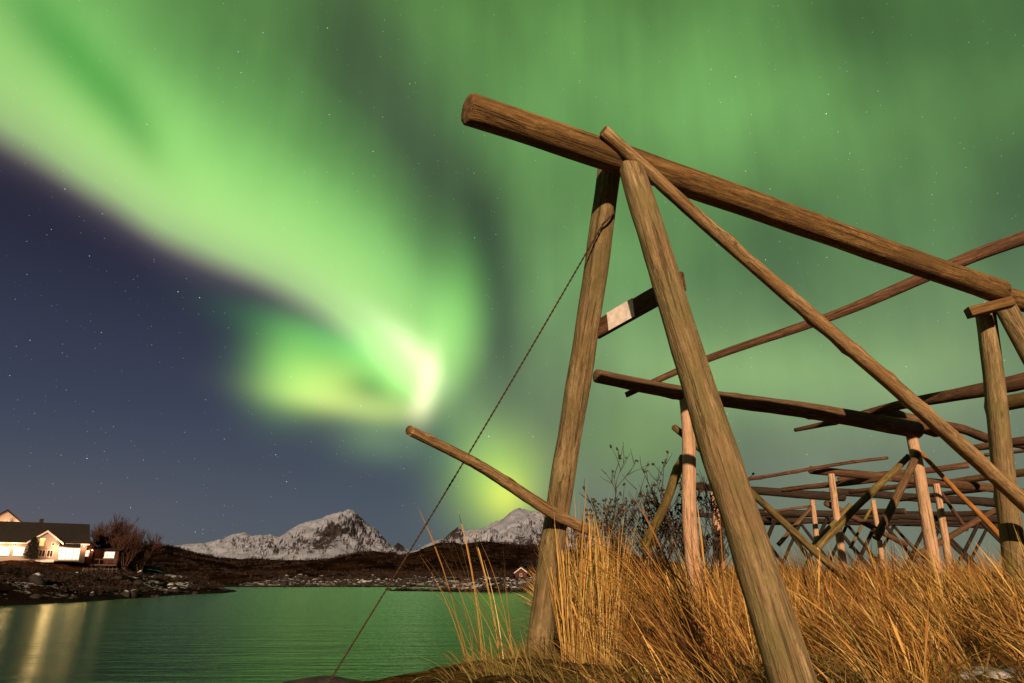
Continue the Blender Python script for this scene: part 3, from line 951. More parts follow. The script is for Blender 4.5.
# further racks, row behind row
C_ = rack((7, 12.6, gz(7, 12.6)), 'third rack back, its reddish ridge log butting into view above two peeled posts')
e0, e1 = pt(811, 470, d=12.2), pt(976, 486, d=13.6)
log('ridge_beam', e0, e1, .070, .085, MAT['red'], C_, .006, 16, .4, .03)
log('ridge_beam', e1 - (e1 - e0).normalized() * .2 + Vector((0, .15, .03)), pt(1060, 497, d=14.6), .085, .09, MAT['dark'], C_, .006, 16, .4, .03)
for a, b, d0, d1 in (((831, 474), (842, 560), 12.3, 12.5), ((936, 484), (951, 575), 13.1, 13.3), ((713, 492), (721, 560), 11.6, 11.7)):
    log('post', pt(*a, d=d0), down(pt(*a, d=d0), pt(*b, d=d1)), .058, .068, MAT['pale'], C_, .006, 14, .5, .03)
for (a, b, da, db, r0, r1, mt) in (((826, 503), (906, 545), 12.5, 13.0, .055, .045, 'red'), ((850, 505), (812, 548), 12.5, 12.2, .04, .05, 'olive'),
                                   ((936, 486), (967, 530), 13.1, 13.4, .032, .036, 'red'), ((1000, 508), (915, 556), 13.6, 13.1, .05, .055, 'red')):
    log('brace_pole', pt(*a, d=da), pt(*b, d=db), r0, r1, MAT[mt], C_, .006, 12, .8, .04)
D_ = rack((9, 16, gz(9, 16)), 'fourth rack back, two dim, shade-toned ridge logs end to end on slim posts')
f0, f1 = pt(690, 486, d=15.0), pt(843, 497, d=16.2)
log('ridge_beam', f0, f1, .075, .105, MAT['far_shaded'], D_, .006, 14, .4, .03)
f2, f3 = pt(838, 492, d=16.2), pt(996, 503, d=17.6)
log('ridge_beam', f2, f3, .085, .11, MAT['far_shaded'], D_, .006, 14, .4, .03)
for a, b, d0 in (((812, 500), (818, 552), 16.0), ((873, 500), (880, 545), 16.6), ((996, 487), (1006, 560), 17.4)):
    log('post', pt(*a, d=d0), down(pt(*a, d=d0), pt(*b, d=d0 + .1)), .055, .065, MAT['pale'], D_, .006, 12, .4, .03)
for (a, b, da, db, r0, r1, mt) in (((814, 504), (778, 545), 16.0, 16.3, .045, .05, 'dark'), ((812, 506), (765, 512), 16.1, 16.4, .03, .03, 'dark'),
                                   ((874, 503), (850, 548), 16.6, 16.8, .03, .035, 'olive')):
    log('brace_pole', pt(*a, d=da), pt(*b, d=db), r0, r1, MAT[mt], D_, .006, 10, .8, .04)
FAR = []
for (dd, x0, y0, x1, y1, n, rr2, lab) in (
        (21, 757, 512, 1010, 520, 5, .10, 'fifth rack back, a dark band of ridge logs low above the grass'),
        (26, 735, 519, 1015, 527, 6, .10, 'sixth and farthest rack, black silhouette nearly lost behind the rest')):
    Fk = rack((0.4 * dd, dd, gz(.4 * dd, dd)), lab); FAR.append(Fk)
    for q in range(2):
        a_, b_ = (x0, y0), (x1, y1)
        mid = (x0 + (x1 - x0) * .55, y0 + (y1 - y0) * .55)
        s_, e_ = (a_, mid) if q == 0 else ((mid[0] - 6, mid[1] - 1), b_)
        log('ridge_beam', pt(*s_, d=dd + q * .8), pt(*e_, d=dd + .8 + q * .8), rr2, rr2 * 1.15, MAT['far_shaded'], Fk, .006, 10, .4, .03, .15)
    for q in range(n):
        f = (q + .4) / n
        top = pt(x0 + (x1 - x0) * f, y0 + (y1 - y0) * f + 2, d=dd + f * 1.5)
        for sgn in (-1, 1):
            bt = top + Vector((.45 * sgn * .9, -.8 * sgn, -1.2))
            log('leg', top, down(top, bt, .05), .055, .06, MAT['far_shaded'], Fk, .006, 8, .4, .03, .2)


# loose drying poles laid across the ridge logs
def pole(a, b, da, db, r0, r1, mt, label, seg=14, bend=.007, tip=None, ha=None, hb=None):
    p_ = pt(*a, d=da) if ha is None else pt(*a, h=ha)
    q_ = pt(*b, d=db) if hb is None else pt(*b, h=hb)
    tag(log('drying_pole', p_, q_, r0, r1, MAT[mt], None, bend, seg, .8, .04, .08, 0, tip), label, 'pole', 'loose poles laid across the racks')


p7a, p7b = Vector((1.67, 6.17, 1.76 + CAM_Z)), Vector((3.80, 5.55, 2.50 + CAM_Z))
d7 = (p7b - p7a).normalized()
x7 = pt(626, 395, d=6.36)
tag(log('drying_pole', x7, p7a + (p7b - p7a) * 1.55, .027, .066, MAT['red'], None, .015, 16, .8, .04), 'slim pole rising to the right, passing behind the thick ridge log of the tall rack', 'pole', 'loose poles laid across the racks')
pole((795, 430), (1060, 372), 8.75, 6.3, .025, .088, 'red', 'stout pole with a whittled thin tip, lying over the low dark ridge log', 16, .02, None)
pole((1000, 404), (1070, 392), 7.6, 7.0, .08, .09, 'olive', 'olive log end at the right edge, just under the stout pole', 14)
pole((973, 448), (1050, 437), 9.4, 8.6, .045, .065, 'red', 'reddish pole crossing behind the right-hand post of the tall rack')
pole((735, 481), (887, 458), 11.2, 12.6, .032, .030, 'red', 'thinnest pole, free tip pointing right against the green sky', 10, .015)
pole((782, 490), (890, 478), 14.2, 12.4, .045, .06, 'red', 'dark red pole sloping up beneath the third ridge log')
pole((850, 492), (945, 482), 15.4, 13.4, .045, .06, 'red', 'short reddish pole across the fourth rack beside the peeled post')
pole((900, 500), (1002, 487), 16.5, 13.8, .04, .055, 'red', 'pole resting low across the fourth rack towards the right posts')
pole((838, 480), (968, 465), 13.6, 12.6, .05, .06, 'red', 'pole with a broken splintered tip above the third ridge log', 12, .02)
pole((945, 483), (1060, 467), 13.9, 12.0, .06, .075, 'dark', 'thick dark pole running off the right side over the third rack')
pole((985, 455), (1030, 450), 11.5, 10.9, .03, .03, 'dark', 'thin short dark pole behind the right post near the reddish one', 10)
for (a, b, da, db, lb) in (((760, 516), (905, 511), 23, 20, 'dark pole lying along the left part of the fifth rack'),
                           ((860, 515), (1005, 512), 23.5, 20.5, 'dark pole lying along the right part of the fifth rack'),
                           ((745, 523), (930, 520), 27, 25, 'dark pole lying across the farthest rack, lower left'),
                           ((880, 524), (1012, 521), 27, 25, 'dark pole lying across the farthest rack, lower right'),
                           ((690, 514), (770, 519), 22, 23, 'dark pole end behind the bare bush and the front leg')):
    pole(a, b, da, db, .075, .085, 'far_shaded', lb, 10, .01)

# ------------------------------------------------------------------ dry grass
def blades(base, lean_az, th0, th1, L, w, tint, head, nseg=5):
    """N grass blades as thin bent ribbons -> verts, quads, tint"""
    N = len(L); t = np.linspace(0, 1, nseg + 1)
    th = th0[:, None] + (th1 - th0)[:, None] * t[None] ** 1.3
    ds = L[:, None] / nseg
    hx = np.concatenate([np.zeros((N, 1)), np.cumsum(np.sin((th[:, 1:] + th[:, :-1]) / 2) * ds, 1)], 1)
    hz = np.concatenate([np.zeros((N, 1)), np.cumsum(np.cos((th[:, 1:] + th[:, :-1]) / 2) * ds, 1)], 1)
    dx, dy = np.sin(lean_az), np.cos(lean_az)
    C = np.stack([base[:, 0, None] + hx * dx[:, None], base[:, 1, None] + hx * dy[:, None], base[:, 2, None] + hz], -1)
    tw = rng.uniform(0, math.pi, N)
    sx, sy = np.cos(tw), np.sin(tw)
    prof = np.where(t < .75, 1 - .45 * t, 1)[None] * np.ones((N, 1))
    prof[:, -1] = .12; prof[:, -2] = np.where(head, 2.2, .5); prof[:, -3] = np.where(head, 1.5, prof[:, -3])
    wd = w[:, None] * prof / 2
    off = np.stack([sx[:, None] * wd, sy[:, None] * wd, np.zeros_like(wd)], -1)
    V = np.stack([C - off, C + off], 2)                        # N, nseg+1, 2, 3
    idx = np.arange(N * (nseg + 1) * 2).reshape(N, nseg + 1, 2)
    F = np.stack([idx[:, :-1, 0], idx[:, :-1, 1], idx[:, 1:, 1], idx[:, 1:, 0]], -1).reshape(-1, 4)
    T = np.repeat(tint, (nseg + 1) * 2)
    return V.reshape(-1, 3), F, T


def tufts(pos, nb, Lm, lean, spread, wid, tint_m, lean_az=-math.pi / 2, az_sp=.5):
    """blades for many tufts; arrays per tuft"""
    B, AZ_, T0, T1, LL, WW, TT, HH = [], [], [], [], [], [], [], []
    for k in range(len(pos)):
        n = int(nb[k]); r = .02 + .05 * np.sqrt(rng.random(n)) * (Lm[k])
        a = rng.uniform(0, 6.28, n)
        bx_, by_ = pos[k][0] + r * np.cos(a), pos[k][1] + r * np.sin(a)
        B.append(np.stack([bx_, by_, np.full(n, pos[k][2] - .03)], -1))
        # wind pushes the tuft one way, each blade fans out round that
        lx = math.sin(lean_az) * lean[k] + rng.normal(0, spread, n) + np.cos(a) * .10
        ly = math.cos(lean_az) * lean[k] + rng.normal(0, spread, n) + np.sin(a) * .10
        th = np.hypot(lx, ly)
        AZ_.append(np.arctan2(lx, ly)); T0.append(th * .55); T1.append(th * rng.uniform(1.0, 1.9, n))
        LL.append(Lm[k] * rng.uniform(.55, 1.12, n)); WW.append(wid * rng.uniform(.6, 1.3, n))
        TT.append(np.clip(tint_m[k] + rng.normal(0, .16, n), 0, 1)); HH.append(rng.random(n) < .22)
    c = np.concatenate
    return blades(c(B), c(AZ_), c(T0), c(T1), c(LL), c(WW), c(TT), c(HH))


def grass_object(name, args, mat):
    V, F, T = args
    return link_mesh(name, V, F, mat, None, True, None, {'tint': ('FLOAT', T)})


SNOW = [(pt(px_, py_, h=-.52), s_) for px_, py_, s_ in ((1006, 669, .13), (980, 675, .07), (566, 655, .04))]


def on_snow(x, y):
    return any(y < c.y + .25 and abs(screen_x(x, y) - screen_x(c.x, c.y)) < 20 + s_ * 110 for c, s_ in SNOW[:2]) or any(math.hypot(x - c.x, y - c.y) < s_ for c, s_ in SNOW)


def screen_x(x, y): return 512 + FOCAL * x / (y * CP - .6 * SP)


# the meadow behind and right of the tall rack, down to the lens
pos, nb, Lm, lean = [], [], [], []
tries = 0
while len(pos) < 1800 and tries < 80000:
    tries += 1
    y = 3.0 + 15.5 * rng.random() ** 1.6
    x = rng.uniform(-.2, .9 * y + 1.4)
    ed = float(np.interp(y, EY, EX))
    if x < ed + .25 or screen_x(x, y) < (556 if y > 5.4 else 606) or on_snow(x, y): continue
    pch = float(fbm(x * .55, y * .55, 3, 71))
    if pch < .36: continue
    if y < 6.0 and rng.random() < .60: continue
    pos.append((x, y, gz(x, y)))
    nb.append(rng.integers(22, 52))
    hgt = (.40 + .62 * pch) * rng.uniform(.70, 1.15)
    if y < 5.0: hgt *= .55 + .35 * sstep(3.0, 5.0, y) + .1 * rng.random()
    Lm.append(hgt); lean.append(rng.normal(.46, .26))
tm = np.array([.52 + .6 * (float(fbm(p[0] * .7, p[1] * .7, 3, 81)) - .5) + rng.normal(0, .12) for p in pos])
parts_ = [tufts(pos, nb, Lm, np.array(lean), .24, .0050, tm)]
# broken stalks lying across each other
pos2 = []
while len(pos2) < 700:
    y = 3.0 + 8 * rng.random() ** 1.5; x = rng.uniform(.1, .85 * y + 1.2)
    if x < float(np.interp(y, EY, EX)) + .2 or screen_x(x, y) < 600 or (on_snow(x, y) and rng.random() < .7): continue
    pos2.append((x, y, gz(x, y) + .12 * rng.random()))
parts_.append(tufts(pos2, [rng.integers(3, 9) for _ in pos2], [rng.uniform(.4, .8) for _ in pos2], np.array([rng.normal(1.1, .25) for _ in pos2]), .30, .0045,
                    np.array([.45 + rng.normal(0, .2) for _ in pos2]), lean_az=-1.2))
nv = 0; VV, FF, TT = [], [], []
for v, f, t_ in parts_: VV.append(v); FF.append(f + nv); TT.append(t_); nv += len(v)
tag(grass_object('dry_grass', (np.concatenate(VV), np.concatenate(FF), np.concatenate(TT)), MAT['grass']),
    'tall golden dead grass bent by the wind under the racks', None, None, 'stuff')
# short matted grass over the near ground and the bank edge
pos, nb, Lm, lean = [], [], [], []
while len(pos) < 2600:
    y = 2.4 + 9 * rng.random() ** 1.7; x = rng.uniform(-1.6, .8 * y + 1.2)
    if x < float(np.interp(y, EY, EX)) - .15: continue
    if screen_x(x, y) < 440 + 40 * rng.random(): continue
    pos.append((x, y, gz(x, y))); nb.append(rng.integers(10, 24)); Lm.append(rng.uniform(.10, .28)); lean.append(rng.normal(1.15, .3))
tm = np.array([.50 + .9 * (float(fbm(p[0] * 1.2, p[1] * 1.2, 3, 91)) - .5) + rng.normal(0, .15) for p in pos])
tag(grass_object('matted_grass', tufts(pos, nb, Lm, np.array(lean), .50, .0036, tm), MAT['matted']),
    'short matted winter grass covering the bank', None, None, 'stuff')


# patches of old snow left between the tussocks
VV, FF, n = [], [], 0
for c, s_ in SNOW:
    for q in range(3):
        o2 = np.array([rng.normal(0, s_ * .6), rng.normal(0, s_ * .6)]); d_ = 1 + .35 * (fbm(ICO_V[:, 0] * 1.2 + rng.uniform(0, 50), ICO_V[:, 1] * 2, 4, 7) - .5)
        v = ICO_V * d_[:, None] * np.array([s_, s_ * .8, .02 + s_ * .10])
        VV.append(v + np.array([c.x + o2[0], c.y + o2[1], gz(c.x + o2[0], c.y + o2[1]) + .02])); FF.append(ICO_F + n); n += len(v)
MAT['old_snow'] = simple_mat('old_snow', (.42, .40, .44), .8, .35, 18)
tag(link_mesh('snow', np.concatenate(VV), np.concatenate(FF), MAT['old_snow']), 'remnants of old snow between the grass tussocks', None, None, 'stuff')


def tuft_thing(spots, label, nbl, L, ln, spread, tint, wid=.0062):
    P_ = []
    for (px, d_) in spots:
        q = pt(px, 600, d=d_); P_.append((q.x, q.y, gz(q.x, q.y)))
    n = len(P_)
    o = grass_object('grass_tuft', tufts(P_, [nbl] * n, [L * rng.uniform(.88, 1.1) for _ in range(n)], [rng.normal(ln, .06) for _ in range(n)], spread, wid, [tint] * n), MAT['grass'])
    me = o.data; org = np.array(P_).mean(0)
    co_ = np.empty(len(me.vertices) * 3, np.float32); me.vertices.foreach_get('co', co_)
    co_ = co_.reshape(-1, 3) - org; me.vertices.foreach_set('co', co_.ravel().astype(np.float32)); me.update()
    o.location = org
    return tag(o, label, 'grass', 'separate grass tufts at the bank')


tuft_thing([(478, 4.75), (490, 4.8), (505, 4.9), (512, 4.8)], 'sparse tall grass stalks standing before the water left of the rack', 10, .98, .34, .19, .55, .0045)
tuft_thing([(572, 4.6), (585, 4.7), (598, 4.6), (607, 4.75), (615, 4.7)], 'dense upright sheaf of grass beside the foot of the left leg', 95, .96, .05, .11, .74, .0048)
tuft_thing([(690, 4.3), (703, 4.4), (715, 4.5), (727, 4.4)], 'fan of long grass leaning left in front of the pale post', 62, 1.0, .46, .22, .48, .0045)
tuft_thing([(282, 4.6)], 'single thin blade of grass low before the open water', 2, .42, .12, .05, .55)


# ------------------------------------------------------------------ bare shrubs and trees
def branch_net(base, h, seed, n_stems=1, spread=.25, levels=4, kids=(4, 6), r0=.05, up=.5, gnarl=.18, ratio=.62, min_r=.0):
    """list of (p, q, r_p, r_q, level), buds"""
    g = random.Random(seed); seg, tips = [], []
    def grow(p, d, L, r, lv):
        n = 4 if lv < 2 else 3
        pts_ = [p]
        for k in range(n):
            d = (d + Vector((g.gauss(0, gnarl), g.gauss(0, gnarl), g.gauss(0, gnarl) + up * .12))).normalized()
            q = pts_[-1] + d * (L / n)
            ra, rb = r * (1 - .6 * k / n), r * (1 - .6 * (k + 1) / n)
            seg.append((pts_[-1], q, ra, rb, lv)); pts_.append(q)
        if lv + 1 >= levels:
            tips.append(pts_[-1]); return
        for k in range(g.randint(*kids)):
            f = g.uniform(.3, 1.0); i_ = min(int(f * n), n - 1); fr = f * n - i_
            s = pts_[i_].lerp(pts_[i_ + 1], fr)
            side = Vector((g.gauss(0, 1), g.gauss(0, 1), g.gauss(0, .5))).normalized()
            nd = (d * .75 + side * .75 + Vector((0, 0, up * .4))).normalized()
            grow(s, nd, L * ratio * g.uniform(.6, 1.1), max(min_r, r * .42), lv + 1)
        tips.append(pts_[-1])
    for k in range(n_stems):
        a = g.uniform(0, 6.28); q = Vector((math.cos(a), math.sin(a), 0))
        grow(Vector(base) + q * spread * .4 * g.random(), (Vector((0, 0, 1)) + q * spread * g.uniform(.3, 1.2)).normalized(), h * g.uniform(.45, .65), r0 * g.uniform(.7, 1), 0)
    return seg, tips


def net_mesh(seg, n=4):
    V, F = [], []
    for (p, q, r1, r2, lv) in seg:
        z = (q - p).normalized(); x = z.orthogonal().normalized(); y = z.cross(x); b = len(V)
        for c, r in ((p, r1), (q, r2)):
            for k in range(n):
                a = 2 * math.pi * k / n; V.append(c + x * (math.cos(a) * r) + y * (math.sin(a) * r))
        for k in range(n): F.append((b + k, b + (k + 1) % n, b + n + (k + 1) % n, b + n + k))
    return np.array([tuple(v) for v in V]), np.array(F)


def shrub(loc, h, seed, label, stems, mat, buds=True, **kw):
    o = empty('bare_shrub', loc, label, 'shrub', 'bare winter shrubs by the racks')
    seg, tips = branch_net((0, 0, -.05), h, seed, stems, **kw)
    V, F = net_mesh(seg)
    b = MB(); b.v = [tuple(v) for v in V]; b.f = [tuple(int(q) for q in f) for f in F]
    nf = len(b.f)
    if buds:
        g = random.Random(seed)
        for t_ in tips:
            if g.random() < .5: continue
            for _ in range(3):
                s = g.uniform(.010, .022); c = t_ + Vector((g.gauss(0, .012), g.gauss(0, .012), g.gauss(0, .01)))
                b.add([c + Vector(v) * s for v in ((1, 0, 0), (-1, 0, 0), (0, 1, 0), (0, -1, 0), (0, 0, 1), (0, 0, -1))],
                        [(0, 2, 4), (2, 1, 4), (1, 3, 4), (3, 0, 4), (2, 0, 5), (1, 2, 5), (3, 1, 5), (0, 3, 5)])
    link_mesh('branches', b.v, b.f, [mat, MAT['bud']], o, True, [0] * nf + [1] * (len(b.f) - nf))
    return o


def on_ground(px, d_):
    q = pt(px, 600, d=d_); return Vector((q.x, q.y, gz(q.x, q.y)))


shrub(on_ground(640, 11.0), 2.35, 41, 'bare twiggy shrub with dried flower heads, left of the leaning brace', 9, MAT['twig'], spread=.85, levels=4, kids=(3, 4), r0=.024, up=.8, gnarl=.12, min_r=.007)
shrub(on_ground(609, 11.6), 1.9, 43, 'smaller bare shrub with dried heads, nearest the left leg of the tall rack', 7, MAT['twig'], spread=.75, levels=4, kids=(2, 4), r0=.020, up=.8, gnarl=.12, min_r=.007)
shrub(on_ground(707, 9.6), 1.9, 47, 'tangled dark shrub squeezed between the pale post and the front leg', 10, MAT['twig'], spread=.4, levels=4, kids=(3, 4), r0=.022, up=.9, gnarl=.14, min_r=.007)
shrub(on_ground(668, 10.0), 1.35, 53, 'low reddish shrub at the foot of the leaning brace', 10, MAT['twig_brown'], False, spread=.5, levels=3, kids=(3, 5), r0=.016, up=.8, gnarl=.14, min_r=.004)
# dark heather hummock behind the left leg
hc = on_ground(598, 12.5)
seg, tips = [], []
for k in range(46):
    a = rng.uniform(0, 6.28); r3 = .8 * math.sqrt(rng.random())
    s_, t_ = branch_net((math.cos(a) * r3 * 1.3, math.sin(a) * r3, -.05), 1.75 * (1 - .6 * r3) , 200 + k, 1, spread=.4, levels=3, kids=(4, 6), r0=.016, up=.6, gnarl=.2, min_r=.006)
    seg += s_
V, F = net_mesh(seg, 3)
ho = link_mesh('heather_bush', V, F, MAT['heather']); ho.location = hc
tag(ho, 'dense dark purple heather bush low behind the left leg of the tall rack', 'bush')

# young bare trees by the houses
MAT['tree_bark'] = simple_mat('reddish_tree_bark', (.050, .021, .012), .95, .4, 4)
TREE = []
for k, (h, sd_) in enumerate(((7.0, 61), (5.6, 67), (6.2, 73))):
    seg, tips = branch_net((0, 0, -.1), h, sd_, 5, spread=.45, levels=4, kids=(5, 7), r0=.09, up=1.0, gnarl=.10, min_r=.020)
    tr = [s for s in seg if s[4] == 0]; cr = [s for s in seg if s[4] > 0]
    TREE.append((tr, cr))
spots = [(90, 112, 0, .95), (98, 110, 1, 1.2), (104, 113, 0, 1.1), (112, 112, 2, 1.1), (119, 110, 1, 1.15), (127, 116, 0, .9), (134, 114, 2, .98), (141, 120, 1, 1.05), (101, 118, 2, 1.25)]
tlabels = ['bare tree right beside the dark house gable', 'bare tree rising over the small lit window', 'tallest bare tree of the clump, round brown crown',
           'bare tree just right of the tallest one in the clump', 'bare tree near the middle of the clump, short and bushy', 'slim bare tree right of the middle of the clump',
           'second bare tree from the right end of the clump', 'last bare tree at the right end of the clump', 'bare tree at the back, behind the small lit window']
made = {}
for (px, d_, k, s), lb in zip(spots, tlabels):
    lc_ = on_ground(px, d_)
    o = empty('bare_tree', lc_, lb + ' on the left shore', 'tree', 'bare trees beside the houses', rnd.uniform(0, 6.28)); o.scale = (s, s, s)
    if k not in made:
        V, F = net_mesh(TREE[k][0], 6); a_ = link_mesh('trunk', V, F, MAT['tree_bark'], o)
        V, F = net_mesh(TREE[k][1], 3); b_ = link_mesh('crown', V, F, MAT['tree_bark'], o)
        made[k] = (a_, b_)
    else:
        for src in made[k]:
            c = src.copy(); COL.objects.link(c); c.parent = o


# knee-high heath and scrub along the far shores, one mass
VV, FF, n = [], [], 0
g = np.random.default_rng(77)
cnt = 0
while cnt < 8200:
    if cnt % 3 == 0: x, y = g.uniform(-85, -45.5), g.uniform(60, 128)
    elif cnt % 3 == 1: x, y = g.uniform(-70, 75), g.uniform(124, 330)
    else:
        y = g.uniform(200, 640); x = g.uniform(-.62, .25) * y
    h = float(height(x, y))
    if h < .55 or float(fbm(x * .12, y * .12, 3, 15)) < .46: continue
    if math.hypot(x + 64, y - 97) < 7: continue
    cnt += 1
    rs = g.uniform(.35, .9) * (1 + max(0, y - 100) / 160); hs = rs * g.uniform(.5, 1.0) * (1 if y < 200 else .6)
    m_ = 16
    a = g.uniform(0, 6.28, m_); rr3 = rs * np.sqrt(g.random(m_)); zz = hs * g.random(m_) * (1 - rr3 / rs * .6)
    c = np.stack([x + rr3 * np.cos(a), y + rr3 * np.sin(a), h + zz], -1)
    d1 = g.normal(0, .16, (m_, 3)) * rs * 1.6 + np.array([0, 0, .12 * rs]); d2 = g.normal(0, .12, (m_, 3)) * rs * 1.6
    VV.append(np.stack([c, c + d1, c + d2], 1).reshape(-1, 3)); FF.append(np.arange(m_ * 3).reshape(-1, 3) + n); n += m_ * 3
MAT['scrub'] = simple_mat('winter_scrub', (.016, .0075, .005), .95, .7, .15)
tag(link_mesh('low_scrub', np.concatenate(VV), np.concatenate(FF), MAT['scrub'], None, False), 'low dark winter scrub along the far shores', None, None, 'stuff')

# ------------------------------------------------------------------ houses on the left shore
MAT['clapboard'] = simple_mat('cream_clapboard', (.22, .175, .14), .7, .06, 1.5)  # cream boards, toned down in place of weaker light on this shore
MAT['roof'] = simple_mat('dark_roof_tiles', (.010, .007, .006), .85, .3, 2.5)
MAT['trim'] = simple_mat('white_trim', (.46, .42, .38), .6, .05, 2)
MAT['dark_wall'] = simple_mat('red_boards', (.045, .014, .008), .85, .3, 2)
MAT['red_wall'] = simple_mat('cabin_red', (.055, .011, .009), .85, .2, 2)
MAT['needles'] = simple_mat('dark_needles', (.010, .011, .006), .95, .5, 8)
MAT['grey_wood'] = simple_mat('weathered_pickets', (.075, .055, .045), .9, .2, 3)
MAT['glass_dark'] = simple_mat('unlit_pane', (.03, .022, .02), .2, .2, 2)


def glow_mat(name, col, s):
    m, t, b = new_mat(name)
    tc_ = t.new('ShaderNodeTexCoord').outputs['Object']
    f = t.ramp(t.noise(tc_, 1.1, 3, .5), [(.3, .55), (.65, 1.0)])
    b.inputs['Base Color'].default_value = (*col, 1)
    b.inputs['Emission Color'].default_value = (*col, 1)
    t.put(b.inputs['Emission Strength'], t.math('MULTIPLY', f, s))
    return m


MAT['lit_curtain'] = glow_mat('lit_curtains', (1.0, .80, .68), 0.85)
MAT['lit_yellow'] = glow_mat('lit_yellow', (1.0, .60, .20), .9)
MAT['lit_warm'] = glow_mat('lit_warm', (1.0, .70, .50), 1.3)
MAT['bulb'] = glow_mat('lamp_bulb', (1.0, .72, .45), 6.0)


def house_frame(px, py, d_):
    """origin on the ground; x runs along the facade to the right, y away from the viewer"""
    o = pt(px, py, d=d_)
    rz = math.atan2(o.x, o.y)                      # facing the bay
    return o, -rz


def window(parent, x, z, w, h, y, glass, frame=True, bars=1, name='window'):
    f = MB(); t = .09
    f.box((x, y - .03, z - h / 2 - t / 2), (w + 2 * t, .08, t)); f.box((x, y - .03, z + h / 2 + t / 2), (w + 2 * t, .08, t))
    f.box((x - w / 2 - t / 2, y - .03, z), (t, .078, h)); f.box((x + w / 2 + t / 2, y - .03, z), (t, .078, h))
    for k in range(bars): f.box((x - w / 2 + w * (k + 1) / (bars + 1), y - .025, z), (.06, .06, h - .004))
    o = f.build(name, MAT['trim'], parent)
    g = MB(); g.box((x, y - .008, z), (w, .02, h)); g.build('pane', glass, o)
    return o


ho_, rz = house_frame(41, 563, 100)
ho_.z = gz(ho_.x, ho_.y) + .15
S = empty('house', ho_, 'long cream house with gabled wing and brightly lit windows on the left shore', 'house', None, rz); S.scale = (.84, .84, .84)
# local metres: 1 px is about 0.155 m; x = 0 is the middle of the cross gable
u_ = .157
wl = MB()
wl.box((-1.5 - 3.9, 2.6, 1.35), (9.8, 5.2, 3.1)); wl.box((3.1, 2.6, 1.35), (6.0, 5.19, 3.3))
wl.build('wall', MAT['clapboard'], S)
# gable end of the main block
ge = MB()
ge.add([(6.1, 0, 3.0), (6.1, 5.2, 3.0), (6.1, 2.6, 5.6), (6.05, 0, 3.0), (6.05, 5.2, 3.0), (6.05, 2.6, 5.6)], [(0, 1, 2), (5, 4, 3), (0, 3, 4, 1), (1, 4, 5, 2), (2, 5, 3, 0)])
ge.build('gable_wall', MAT['clapboard'], S)
rf = MB()
rf.add([(-12, -.5, 2.55), (6.5, -.5, 2.55), (6.0, 2.6, 6.0), (-12, 2.6, 6.0), (-12, -.5, 2.73), (6.5, -.5, 2.73), (6.0, 2.6, 6.18), (-12, 2.6, 6.18),
        (-12, 5.7, 2.55), (6.5, 5.7, 2.55), (-12, 5.7, 2.73), (6.5, 5.7, 2.73)],
       [(0, 1, 2, 3), (7, 6, 5, 4), (0, 4, 5, 1), (1, 5, 6, 2), (3, 2, 9, 8), (10, 11, 6, 7), (9, 2, 6, 11), (8, 9, 11, 10), (0, 3, 7, 4), (3, 8, 10, 7)])
roof = rf.build('roof', MAT['roof'], S)
ch = MB(); ch.box((-1.2, 2.9, 6.35), (.6, .6, .9)); ch.build('chimney', MAT['roof'], roof)
for ex, ew in ((-7.1, 9.7), (4.45, 4.0)):
    ev = MB(); ev.box((ex, -.52, 2.62), (ew, .06, .22)); ev.build('eaves_board', MAT['trim'], S)
cg = MB()
cg.prism([(-2.05, -.2), (2.05, -.2), (2.05, 2.8), (0, 4.45), (-2.05, 2.8)], -1.3, 2.4)
cw = cg.build('gable_wing', MAT['clapboard'], S)
gr_ = MB()
for sx in (-1, 1):
    gr_.add([(sx * 2.5, -1.6, 2.55), (0, -1.6, 4.5), (0, 2.5, 4.5), (sx * 2.5, 2.5, 2.55), (sx * 2.5, -1.6, 2.72), (0, -1.6, 4.68), (0, 2.5, 4.68), (sx * 2.5, 2.5, 2.72)],
            [(0, 1, 2, 3), (7, 6, 5, 4), (0, 4, 5, 1), (0, 3, 7, 4), (3, 2, 6, 7)])
gr_.build('wing_roof', MAT['roof'], S)
bb = MB()
for sx in (-1, 1):
    bb.add([(sx * 2.55, -1.66, 2.45), (0, -1.66, 4.42), (0, -1.66, 4.74), (sx * 2.55, -1.66, 2.77), (sx * 2.55, -1.61, 2.45), (0, -1.61, 4.42), (0, -1.61, 4.74), (sx * 2.55, -1.61, 2.77)],
           [(0, 1, 2, 3), (7, 6, 5, 4), (0, 4, 5, 1), (3, 2, 6, 7), (0, 3, 7, 4)])
bb.build('bargeboard', MAT['trim'], S)
window(S, -.45, 2.85, .62, 1.15, -1.3, MAT['lit_yellow'], True, 0)
window(S, -1.45, 2.55, .34, .34, -1.3, MAT['glass_dark'], True, 0)
window(S, 1.15, 2.55, .34, .34, -1.3, MAT['glass_dark'], True, 0)
window(S, -.15, 1.05, .75, 1.0, -1.3, MAT['glass_dark'], True, 1)
window(S, .95, 1.05, .75, 1.0, -1.3, MAT['glass_dark'], True, 1)
pr = MB()
pr.add([(1.9, -1.9, 2.1), (5.1, -1.9, 2.1), (5.0, 0, 2.75), (2.06, 0, 2.75), (1.9, -1.9, 2.24), (5.1, -1.9, 2.24), (5.0, 0, 2.9), (2.06, 0, 2.9)],
       [(0, 1, 2, 3), (7, 6, 5, 4), (0, 4, 5, 1), (1, 5, 6, 2), (3, 7, 4, 0)])
pr.build('porch_roof', MAT['roof'], S)
for k in range(3): window(S, 2.72 + k * .98, 1.05, .86, 1.7, -1.55, MAT['lit_curtain'], True, 1)
pw_ = MB(); pw_.box((3.65, -.78, 1.0), (3.15, 1.5, 2.2)); pw_.build('sun_room', MAT['clapboard'], S)
